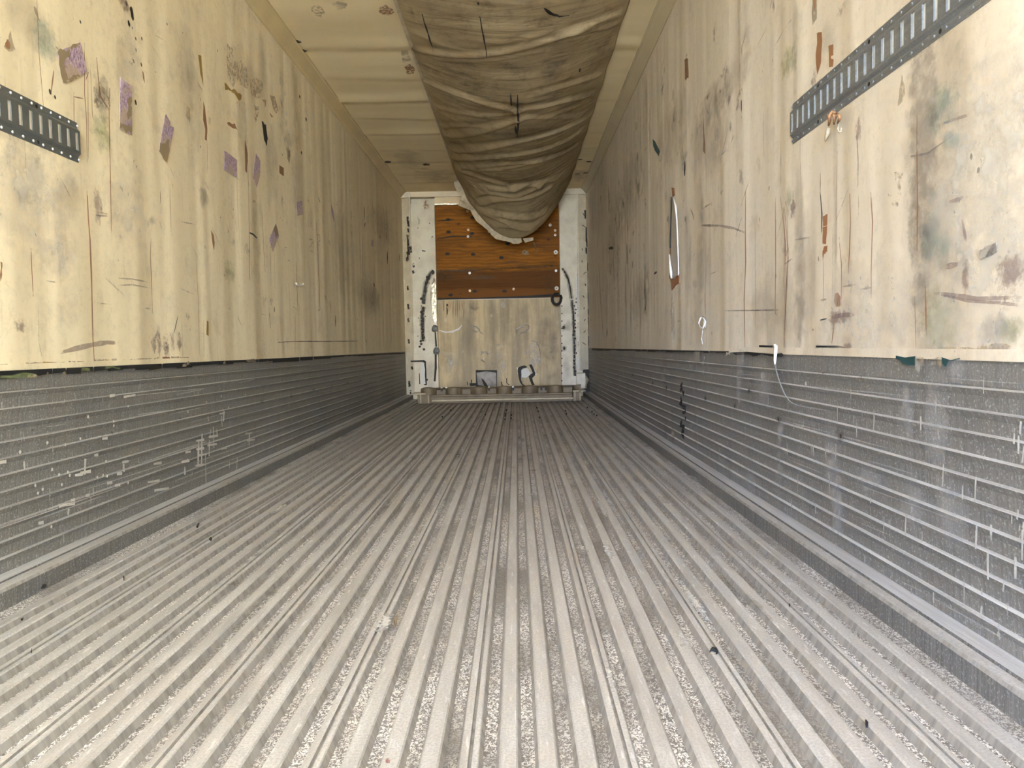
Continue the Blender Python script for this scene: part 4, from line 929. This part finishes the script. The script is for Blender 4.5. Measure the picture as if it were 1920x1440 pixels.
for pts, w, a in FP:
    best = np.full_like(XX, 9.0); sg = np.zeros_like(XX)
    # smooth the polyline
    P2 = np.array(pts); tt = np.linspace(0, 1, len(P2)); t2 = np.linspace(0, 1, 24)
    k = np.polyfit(tt, P2[:, 0], min(3, len(P2)-1)), np.polyfit(tt, P2[:, 1], min(3, len(P2)-1))
    P2 = np.stack([np.polyval(k[0], t2), np.polyval(k[1], t2)], 1)
    for p, q in zip(P2[:-1], P2[1:]):
        d, s_ = seg_dist(XX, YY, p, q); m = d < best
        best = np.where(m, d, best); sg = np.where(m, s_, sg)
    sd = best * sg / w
    ZZ += -0.5 * a * (np.exp(-(sd / 0.62)**2) - 0.6*np.exp(-((sd + 1.6)/0.9)**2)) * (0.25 + 0.75*edge)
for k in range(90):           # small random crossways ripples
    yc = 1.2 + 8 * rng.random(); w = 0.012 + 0.03*rng.random(); a = 0.002 + 0.004*rng.random(); ph = rng.random()*6; sl = rng.normal(0, 0.12)
    c0 = rng.random(); cw = 0.15 + 0.35*rng.random()
    ZZ += -a*np.exp(-((YY - yc - sl*XX - 0.12*(4*U*(1-U)) - 0.03*np.sin(XX*5 + ph))/w)**2)*np.exp(-((U - c0)/cw)**2)*edge
ZZ = np.minimum(ZZ, ZC - 0.020)
# the edge scallops a little between fasteners; the far end droops forwards
XX = XX + np.where(U < 0.5, 1, -1) * np.exp(-np.minimum(U, 1-U)*14) * 0.004*np.sin(YY*9)
mb = MB(M_CANVAS); W1 = nu + 1
vs = np.stack([XX, YY, ZZ], -1).reshape(-1, 3).tolist()
mb.add(vs, [(j*W1+i, (j+1)*W1+i, (j+1)*W1+i+1, j*W1+i+1) for j in range(nv) for i in range(nu)])
t = empty('air_chute', (0.018, 5.2, ZC), 'sagging dirty grey canvas air chute hung along the ceiling', 'air chute')
ch = mb.build('canvas', t, smooth=True)
so = ch.modifiers.new('thickness', 'SOLIDIFY'); so.thickness = 0.0022; so.offset = 1
# stains on the canvas follow its surface
def canvas_mark(pts, w, kind, nm=None, kindblot=False):
    mb2.add(*pts) 
mbk = MB()
def czs(x, y):
    i = int(np.clip(round((x - CX0)/(CX1 - CX0)*nu), 0, nu)); j = int(np.clip(round((y - 0.9)/(9.52-0.9)*nv), 0, nv))
    return float(ZZ[j, i])
def cstroke(pp, w, kind):
    Q = [chute_pt(*p) for p in pp]; R = []
    for a, b in zip(Q[:-1], Q[1:]):
        n = max(2, int(math.hypot(b[0]-a[0], b[1]-a[1])/0.02)); R += [(a[0]+(b[0]-a[0])*i/n, a[1]+(b[1]-a[1])*i/n) for i in range(n)]
    R.append(Q[-1]); vs = []; n = len(R); fd = []
    for i, (x, y) in enumerate(R):
        dx, dy = R[min(i+1, n-1)][0]-R[max(i-1, 0)][0], R[min(i+1, n-1)][1]-R[max(i-1, 0)][1]; L = math.hypot(dx, dy) + 1e-9
        ww = 0.6*w*(0.4 + 0.6*math.sin(math.pi*i/(n-1)))*random.uniform(.7, 1.2)
        for s_ in (-1, 1):
            xx, yy = x - dy/L*ww/2*s_, y + dx/L*ww/2*s_; vs.append((xx, yy, czs(xx, yy) - 0.006)); fd.append(0.85)
    mbk.add(vs, [(2*i, 2*i+1, 2*i+3, 2*i+2) for i in range(n-1)], ST[kind], fd)
def cblot(p, ru, rv, kind, amp=0.9, ang=0):
    x, y = chute_pt(*p); n = 24; R = 7; vs = []; fd = []
    for r in range(R + 1):
        for q in range(n):
            a = q*2*math.pi/n; u, v = math.cos(a)*ru*r/R, math.sin(a)*rv*r/R
            xx = np.clip(x + u*math.cos(ang) - v*math.sin(ang), CX0 + 0.01, CX1 - 0.01); yy = y + u*math.sin(ang) + v*math.cos(ang); yy = min(yy, 9.5)
            vs.append((xx, yy, czs(xx, yy) - 0.006)); fd.append(amp*(1 - r/R))
    mbk.add(vs, [(r*n+q, r*n+(q+1)%n, (r+1)*n+(q+1)%n, (r+1)*n+q) for r in range(R) for q in range(n)], ST[kind], fd)
for l, w in (([(205,100),(245,230),(285,355)], .018), ([(638,115),(655,210),(680,340),(690,412)], .016), ([(922,705),(922,830),(928,900),(918,1035)], .03), ([(625,0),(628,30)], .02), ([(865,770),(960,768)], .02), ([(870,700),(875,800)], .02), ([(905,940),(912,1000)], .03)):
    cstroke(cr(l), w, 'black')
for l, w in (([(1120,50),(1170,95),(1240,120),(1310,110)], .04), ([(1620,385),(1645,370)], .02), ([(1390,505),(1388,535)], .03)):
    cstroke(cr(l), w, 'black')
for (x, y), ru, rv, k, a in (((130,95),.04,.12,'black',.9),((1080,150),.16,.10,'black',.7),((1120,185),.12,.05,'black',.7),((910,800),.12,.25,'black',.6),((1230,690),.16,.20,'black',.6),((1180,520),.10,.35,'soft',1),((480,760),.25,.25,'soft',1),((900,900),.10,.4,'black',.5),
        ((1130,970),.25,.2,'soft',1),((500,1230),.3,.2,'black',.45),((700,1180),.5,.25,'soft',1),((1000,1190),.5,.2,'soft',1),((380,980),.12,.3,'black',.4),((500,540),.2,.3,'soft',.9),((1350,800),.2,.3,'soft',.9),((1250,420),.2,.5,'soft',.8),((850,1000),.4,.2,'soft',1),((650,650),.4,.3,'soft',.8)):
    cblot(cr([(x, y)])[0], ru, rv, 'smoke' if k == 'black' else k, a)
o = mbk.build('grime', t); o['label'] = 'black scrapes and grime on the canvas'; o['kind'] = 'stuff'
# hem webbing along the left edge and ragged end strip
mb = MB(M_HEM)
for xs_, in ((CX0,),):
    mb.sweep([(xs_ - 0.010, ZC - 0.020), (xs_ + 0.018, ZC - 0.024), (xs_ + 0.018, ZC - 0.030), (xs_ - 0.010, ZC - 0.026)], 0.9, 9.5, M_HEM, closed=True, n=1)
o = mb.build('edge_webbing', t); o['label'] = 'pale webbing along the left edge'
mb = MB(M_HEM); vs = []; n = 40
for i in range(n + 1):
    u = 0.0 + 0.545 * i / n; x = CX0 + (CX1-CX0)*u; z = ZC - 0.012 - 0.71*4*u*(1-u)*1.0; nx_, nz_ = 1, -0.71*4*(1-2*u)/(CX1-CX0); L = math.hypot(1, nz_)
    ox, oz = nz_/L, -1/L
    w = 0.068 + 0.012*math.sin(i*0.55) + rng.normal(0, 0.003); y = 9.53 + 0.004*math.sin(i)
    for dx, dy in ((0, 0), (1, 0.01)):
        for th in (0, 0.003): vs.append((x + ox*(w*dx - 0.012*(1-dx)), y + dy + th, z + oz*(w*dx - 0.012*(1-dx))))
fs = []
for i in range(n):
    a = 4*i; b = a + 4; fs += [(a, b, b+2, a+2), (a+1, a+3, b+3, b+1), (a+2, b+2, b+3, a+3), (a, a+1, b+1, b)]
mb.add(vs, fs + [(0, 2, 3, 1), (4*n, 4*n+1, 4*n+3, 4*n+2)])
c0, c1 = E(980,447,9.5), E(1000,445,9.5)
mb.add([c0, c1, c1 + Vector((0.0,0.01,-0.035)), c0 + Vector((0.03,0.01,-0.05)), c0 + Vector((0,0.006,0)), c1 + Vector((0,0.006,0)), c1 + Vector((0.0,0.016,-0.035)), c0 + Vector((0.03,0.016,-0.05))], [(0,1,2,3),(7,6,5,4),(0,4,5,1),(3,2,6,7),(0,3,7,4),(1,5,6,2)])
o = mb.build('frayed_end_hem', t); o['label'] = 'frayed pale hem at the hanging far end'
mb = MB(M_HEM)
p = [E(859,385,9.55), E(862,374,9.55), E(873,368,9.53), E(884,384,9.5), E(891,394,9.5), E(879,393,9.56), E(868,389,9.58)]; n = len(p); q = [v + Vector((0, 0.006, 0)) for v in p]
mb.add(p + q, [tuple(range(n)), tuple(reversed(range(n, 2*n)))] + [(i, n+i, n+(i+1)%n, (i+1)%n) for i in range(n)])
o = mb.build('corner_flap', t); o['label'] = 'pale loose flap at the left end of the hem'
# fasteners
riv = MB(M_RIVET); riv.disc((0, 0, 0), (0, 0, -1), 0.009, 0.005); rme = None
def rivet_copy(name, me, loc, par):
    o = bpy.data.objects.new(name, me); COL.objects.link(o); o.parent = par; o.location = Vector(loc) - par.location; return o
r0 = riv.build('rivet', t); rme = r0.data
spots = [(774,95),(792,150),(806,183),(813,195),(826,231),(832,254),(836,272),(842,290),(848,310),(855,322),(861,336),(863,348),(757,31)]
sr = [(1170,24),(1160,58),(1139,124),(1128,162),(1122,174),(1112,201),(1108,215),(1103,240),(1097,262),(1092,280),(1078,314),(1069,325)]
first = True
for side, sp in ((CX0 + 0.006, spots), (CX1 - 0.006, sr)):
    for p in sp:
        y = on(p[0], p[1], 'z', ZC - 0.03).y
        L = (side, min(y, 9.45), ZC - 0.031 if side < 0 else ZC - 0.018)
        if first: r0.location = Vector(L) - t.location; first = False
        else: rivet_copy('rivet', rme, L, t)

# ------------------------------------------------------------------ logistic tracks on the walls
def track(side, label, m, y_end, zc_, offset_y):
    xs, inw = (XL + 0.006, 1) if side == 'left' else (XR - 0.006, -1)
    t = empty('logistic_track', (xs, (y_end + Y0)/2, zc_), label, 'cargo track', 'slotted tracks on the side walls')
    H, D = 0.0675, 0.011
    p = 0.0508*0.98; mb = MB(m)
    def seg(prof):
        mb.sweep(prof, Y0 + 0.05, y_end, m, closed=True)
    th = 0.0022; x = lambda d: xs + inw*d
    for s_ in (1, -1):
        pr = [(x(th), zc_ + s_*H), (x(th), zc_ + s_*(H - 0.020)), (x(D), zc_ + s_*(H - 0.029)), (x(D), zc_ + s_*0.030), (x(D - th), zc_ + s_*0.030), (x(D - th), zc_ + s_*(H - 0.031)), (x(0.0003), zc_ + s_*(H - 0.019)), (x(0.0003), zc_ + s_*H)]
        seg(pr)
    y = y_end; k = 0
    xa, xb = sorted((x(D), x(D - th)))
    mb.box((xa, y_end - 0.012, zc_ - 0.031), (xb, y_end, zc_ + 0.031), m)
    y = y_end - 0.012; slots = []
    while y > Y0 + 0.1:
        slots.append(y - 0.008)
        mb.box((xa, y - p, zc_ - 0.031), (xb, y - 0.017, zc_ + 0.031), m); y -= p
    # turned inner lips of each slot
    for ys_ in slots:
        if ys_ < 1.0: break
        xa2, xb2 = sorted((x(0.002), x(D)))
        mb.box((xa2, ys_ + 0.0075, zc_ - 0.030), (xb2, ys_ + 0.009, zc_ + 0.030), m)
    mb.build('slotted_rail', t)
    bk = MB(mat_plain('pale_slot_filler', (0.84, 0.80, 0.70) if side == 'left' else (0.66, 0.72, 0.76), 0.5)); xa3, xb3 = sorted((x(0.004), x(0.0068)))  # filler added so the slots look bright instead of shaded
    bk.box((xa3, Y0 + 0.06, zc_ - 0.0295), (xb3, y_end - 0.013, zc_ + 0.0295)); bo = bk.build('added_filler_strip', t); bo['label'] = 'pale filler strip added to brighten the slots'
    r = MB(M_RIVET if side == 'left' else M_ZINC); r.disc((0, 0, 0), (inw, 0, 0), 0.0042, 0.003, n=10)
    r0 = r.build('rivet', t, loc=(0, 0, 0)); r0.parent = t; first = True
    for i, ys_ in enumerate(slots):
        if ys_ < 1.2: break
        for s_ in (1, -1):
            L = Vector((x(th), ys_ + 0.02, zc_ + s_*(H - 0.010)))
            if first: r0.location = L - t.location; first = False
            else: rivet_copy('rivet', r0.data, L, t)
    # keyholes in the flanges
    for i, ys_ in enumerate(slots[1:]):
        if i % 7 == 3 and ys_ > 1.2:
            for s_ in (1, -1):
                mb = MB(M_BLACK); mb.disc((x(th), ys_ - 0.005, zc_ + s_*(H - 0.012)), (inw, 0, 0), 0.006, 0.0006, n=10, dome=0.95); mb.build('bolt_hole', t)
    return t
pL = on(148, 268, 'x', XL + 0.012); pR = on(1484, 233, 'x', XR - 0.012)
print('TRACK ends', pL, pR)
TL = track('left', 'dark slotted cargo track ending on the left wall', M_TRACKL, pL.y, pL.z, 0)
TR = track('right', 'grey galvanised slotted cargo track on the right wall with an orange rag caught below', M_ZINC, pR.y, pR.z, 0)
# torn orange strap and string caught under the right track
xk = XR - 0.02
t = empty('torn_strap', on(1560, 225, 'x', xk), 'torn orange-brown strap scrap with white threads hooked on the right cargo track', 'strap scrap')
mb = MB(mat_plain('orange_strap', (0.30, 0.15, 0.06), 0.7, 0, (0.08, 0.04, 0.02), 60))
K = lambda a, b, d=0.0: on(1440 + a/4, b/4, 'x', xk - d)
mb.tube([K(515,850,0), K(480,838,.012), K(460,870,.02), K(462,905,.016), K(455,940,.006)], [.003,.005,.006,.005,.003], n=7)
mb.tube([K(515,850,.004), K(535,870,.014), K(540,890,.012), K(520,925,.004)], [.003,.005,.005,.002], n=7)
mb.tube([K(480,850,.004), K(500,880,.016), K(495,930,.008)], [.003,.006,.003], n=7); mb.build('webbing', t, smooth=True)
mb = MB(M_HEM); mb.tube([K(455,960,.004), K(447,1000,.006), K(435,1040,.004), K(428,1062,.002)], [.006,.007,.005,.001], n=6); mb.build('thread', t, smooth=True); mb = MB(M_HEM)
mb.tube([K(530,930,.003), K(522,965,.008), K(535,995,.006), K(548,985,.004), K(550,960,.002)], 0.0022, n=6); mb.build('thread', t, smooth=True)
mb = MB(ST['brown']); 

# ------------------------------------------------------------------ things on the walls
def sticker(side, pts, label, m, name='shipping_label', group=None, jag=0.05, worn=None):
    xs, inw = (XL + 0.0095, 1) if side == 'left' else (XR - 0.0095, -1)
    P_ = [on(a, b, 'x', xs) for a, b in pts]; Q = []
    for i, a in enumerate(P_):
        b = P_[(i+1) % len(P_)]; d = b - a; Q.append(a); sd = d.normalized().cross(Vector((1, 0, 0)))
        for j in range(1, 5): Q.append(a + d*j/5 + sd*random.uniform(-jag, jag)*0.03)
    n = len(Q); c = sum(Q, Vector())/n; h = Vector((inw*0.0012, 0, 0))
    if inw < 0: pass
    mb = MB(m); mb.add([q + h for q in Q] + Q, [tuple(range(n)), tuple(reversed(range(n, 2*n)))] + [(i, n+i, n+(i+1)%n, (i+1)%n) for i in range(n)])
    if worn:
        for w_ in worn:
            mk = Marks(mb, 'x', xs + inw*0.0013, (inw, 0, 0), 0.0003); mk.patch(w_, 'worn', 0.12, 4)
    return tag(mb.build(name, loc=c), label, 'label', group)
G = 'purple labels on the left wall'
sticker('left', [(107,97),(130,88),(150,79),(157,110),(162,135),(140,147),(118,156),(112,125)], 'pink and brown worn square label above the end of the left cargo track', M_LABEL, group=G, worn=[[(108,97),(130,90),(132,105),(122,112),(122,130),(128,150),(119,155),(113,130)],[(132,89),(149,80),(150,84),(134,94)],[(128,148),(140,140),(150,142),(140,147),(130,152)]])
sticker('left', [(225,145),(247,161),(247,254),(224,241)], 'tall narrow purple label, largest on the left wall', M_LABEL, group=G, worn=[[(225,228),(236,235),(247,236),(247,253),(225,240)],[(238,185),(246,180),(247,215),(240,225)]])
sticker('left', [(310,213),(319,229),(318,236),(326,239),(320,270),(313,306),(298,284),(303,250)], 'purple label with a torn tan lower half and pointed ends', M_LABEL, group=G, worn=[[(300,268),(318,262),(316,290),(313,305),(299,284)]])
sticker('left', [(420,282),(444,300),(444,334),(420,318)], 'small four-sided purple label beside a thin brown scar', M_LABEL, group=G)
sticker('left', [(479,286),(488,301),(487,330),(481,353),(474,333)], 'thin purple sliver label just right of the small four-sided one', M_LABEL, group=G)
sticker('left', [(517,418),(523,442),(511,473),(505,448)], 'diamond-shaped purple label low on the left wall', M_LABEL, group=G, worn=[[(517,419),(522,440),(518,445),(513,432)]])
sticker('left', [(555,378),(566,376),(568,402),(557,405)], 'faint lilac scrap of label at mid wall, half worn away', M_LABEL, group=G, jag=0.2)
sticker('left', [(620,381),(624,392),(627,408),(626,418),(621,398)], 'narrow faint purple label scrap further in than the lilac one', M_LABEL, group=G)
sticker('left', [(697,448),(700,452),(699,464),(695,460)], 'tiny purple label scrap, deepest into the trailer', M_LABEL, group=G)
sticker('right', [(1838,469),(1850,462),(1869,454),(1870,470),(1860,478),(1838,487)], 'dirty grey rectangular sticker remnant on the right wall', M_GLABEL, name='sticker_remnant')
# torn liner strip on the right wall
xk = XR - 0.012
J = lambda a, b, d=0.0: on(1100 + a/2.88, 180 + b/2.88, 'x', xk - d)
t = empty('torn_liner_strip', J(475, 1000), 'long narrow torn liner strip peeling from the right wall with a brown tear below', 'torn strip')
mb = MB(mat_plain('peeled_liner', (0.50, 0.45, 0.36), 0.6, 0, (0.40, 0.36, 0.28), 8)); A = [J(463,540),(J(485,640)),(J(492,760)),(J(496,965)),(J(460,985)),(J(455,860)),(J(458,700))]
n = len(A); mb.add(A + [v + Vector((0.004, 0, 0)) for v in A], [tuple(range(n)), tuple(reversed(range(n, 2*n)))] + [(i, n+i, n+(i+1)%n, (i+1)%n) for i in range(n)]); mb.build('strip', t)
mb = MB(M_WHITE); mb.tube([J(470,545,.01), J(481,600,.014), J(487,680,.014), J(490,780,.012), J(494,870,.012), J(495,968,.012)], [.003,.007,.003,.002,.003,.003], n=6)
mb.tube([J(447,855,.01), J(450,900,.012), J(455,950,.016), J(458,985,.014)], [.005,.006,.010,.005], n=6); o = mb.build('curled_edge', t, smooth=True); o['label'] = 'white curled torn edge'
mb = MB(mat_plain('bare_brown_tear', (0.30, 0.13, 0.05), 0.7, 0, (0.2, 0.08, 0.03), 30)); A = [J(450,985),J(470,990),J(497,962),J(498,1010),J(478,1020),J(458,1050),J(455,1010)]
n = len(A); mb.add(A + [v + Vector((0.005, 0, 0)) for v in A], [tuple(range(n)), tuple(reversed(range(n, 2*n)))] + [(i, n+i, n+(i+1)%n, (i+1)%n) for i in range(n)])
A = [J(458,495),J(470,500),J(472,535),J(463,545)]; n = 4; mb.build('brown_tear', t); mb = MB(mb.mats[0])
mb.add(A + [v + Vector((0.005, 0, 0)) for v in A], [tuple(range(n)), tuple(reversed(range(n, 2*n)))] + [(i, n+i, n+(i+1)%n, (i+1)%n) for i in range(n)])
mb.build('brown_tear', t)
mb = MB(M_BLACK); mb.tube([J(459,545,.001), J(456,680,.001), J(452,820,.001)], 0.006, n=5); mb.build('dark_gap', t)
# knotted white string
t = empty('string_knot', J(622, 1220), 'knotted loop of white string stuck on the right wall', 'string')
mb = MB(M_WHITE); mb.tube([J(632,1192), J(615,1200,.02), J(606,1225,.012), J(612,1250,.01), J(628,1255,.02), J(636,1235,.02), J(634,1205,.012), J(622,1190,.01), J(640,1215,.02), J(642,1250,.01)], 0.0045, n=6)
mb.build('loop', t, smooth=True)
mb = MB(M_WHITE); mb.tube([J(628,1250,.01), J(624,1290,.006), J(620,1310,.004), J(626,1340,.003)], 0.002, n=5); mb.build('tail', t, smooth=True)
# zip tie hanging over the kick plate
xz = XR - 0.02
Zt = lambda a, b, d=0.0: on(a, b, 'x', xz - d)
t = empty('cable_tie', Zt(1453, 650), 'white cable tie hanging from the slot above the right kick plate', 'cable tie')
mb = MB(M_WHITE); mb.tube([Zt(1450,651,-.008), Zt(1452,647,.004), Zt(1455,650,.012), Zt(1454,662,.014), Zt(1453,675,.012), Zt(1453,684,.01)], [.003,.0045,.006,.006,.005,.003], n=8); mb.build('head', t, smooth=True)
mb = MB(mat_plain('grey_nylon', (0.22, 0.22, 0.21), 0.5)); mb.tube([Zt(1453,683,.01), Zt(1457,702,.01), Zt(1463,720,.012), Zt(1470,737,.012), Zt(1479,751,.008), Zt(1487,757,.002), Zt(1497,761,0), Zt(1504,757,0)], [.0035,.0025,.0025,.0025,.0025,.002,.0015,.001], n=6); mb.build('tail', t, smooth=True)
# little white hook on the left wall
xh = XL + 0.012; H_ = lambda a, b: on(400 + a/4, 340 + b/4, 'x', xh)
mb = MB(M_WHITE); mb.tube([H_(622,760), H_(626,774), H_(650,778), H_(674,780), H_(676,766)], 0.006, n=6)
tag(mb.build('wire_staple', smooth=True), 'small white wire staple sticking out of the left wall', 'staple')

# ------------------------------------------------------------------ scraps on the floor
def scrap(pts, label, z=0.001, m=M_BLACK, h=0.006, name='debris_scrap', group=None):
    P_ = [on(a, b, 'z', z) for a, b in pts]; n = len(P_); c = sum(P_, Vector())/n
    up = [p_ + Vector((0, 0, h*random.uniform(0.5, 1.2))) for p_ in P_]
    mb = MB(m); mb.add(P_ + up, [tuple(reversed(range(n))), tuple(range(n, 2*n))] + [(i, (i+1)%n, n+(i+1)%n, n+i) for i in range(n)])
    return tag(mb.build(name, loc=c), label, 'debris', group)
D = 'dark scraps on the floor'
scrap([(77,1105),(80,1100),(85,1097),(87,1100),(83,1104)], 'black chip on the floor near the left edge of the view', group=D)
scrap([(392,1012),(395,1008),(398,1010),(396,1015)], 'small black crumb on the floor beside the left kick plate', group=D)
scrap([(368,989),(371,983),(374,982),(371,990)], 'black flake on the floor just before the left ledge', group=D)
scrap([(39,1163),(44,1161),(43,1163),(40,1164)], 'tiny dark fleck at the far left of the floor', group=D)
scrap([(231,1083),(233,1083),(233,1089),(232,1089)], 'thin dark splinter on the left part of the floor', group=D)
scrap([(58,1224),(60,1219),(60,1223),(58,1226)], 'small dark splinter at the left, nearest the camera', group=D)
scrap([(1622,1355),(1625,1354),(1628,1360),(1627,1365),(1623,1364)], 'black chip in a valley at the near right of the floor', group=D)
scrap([(738,1172),(740,1162),(745,1157),(744,1166),(741,1177)], 'brown curled leaf fragment on a rail left of centre', m=mat_plain('dead_leaf', (0.22, 0.15, 0.09), 0.8), group=D)
scrap([(723,1429),(726,1428),(731,1430),(727,1431)], 'brown seed husk at the bottom edge of the view', m=mat_plain('husk', (0.16, 0.07, 0.05), 0.8), group=D)
scrap([(1330,1224),(1335,1218),(1344,1220),(1347,1225),(1342,1228),(1344,1223),(1335,1221)], 'small curled dark wire scrap on the right part of the floor', group=D)
scrap([(1479,1136),(1482,1135),(1481,1139)], 'tiny dark fleck on the right part of the floor', group=D)
GD = 'black crumbs on the far floor'
CR = ((998,118,'top crumb of the short column of black crumbs left of the middle rail'),(990,147,'second crumb from the top in the column of black crumbs left of the middle rail'),(989,162,'third crumb from the top in the column of black crumbs left of the middle rail'),(987,187,'lowest crumb in the column of black crumbs left of the middle rail'),
  (1034,155,'upper of two crumbs right beside the column of black crumbs'),(1033,178,'lower of two crumbs right beside the column of black crumbs'),(840,152,'lone black crumb left of the column, far down the floor'),(1225,100,'top crumb of the loose trio right of centre near the sill'),(1235,128,'middle crumb of the loose trio right of centre near the sill'),(1246,175,'lowest crumb of the loose trio right of centre'),
  (1440,125,'upper of the two long crumbs between the trio and the right wall'),(1447,145,'lower of the two long crumbs between the trio and the right wall'),(1640,130,'crumb second nearest the right ledge on the far floor'),(1675,158,'crumb nearest the right ledge on the far floor'),(580,118,'upper crumb on the far floor left of centre'),(517,168,'leftmost crumb on the far floor'),(1605,98,'crumb closest to the right end of the sill'),(1655,147,'crumb just left of the one nearest the right ledge'))
for x, y, lab in CR:
    px, py = 700 + x/4, 740 + y/4
    scrap([(px-1.2, py-.7), (px+1, py-.9), (px+1.3, py+.7), (px-.8, py+1.1)], lab, group=GD, h=0.01)
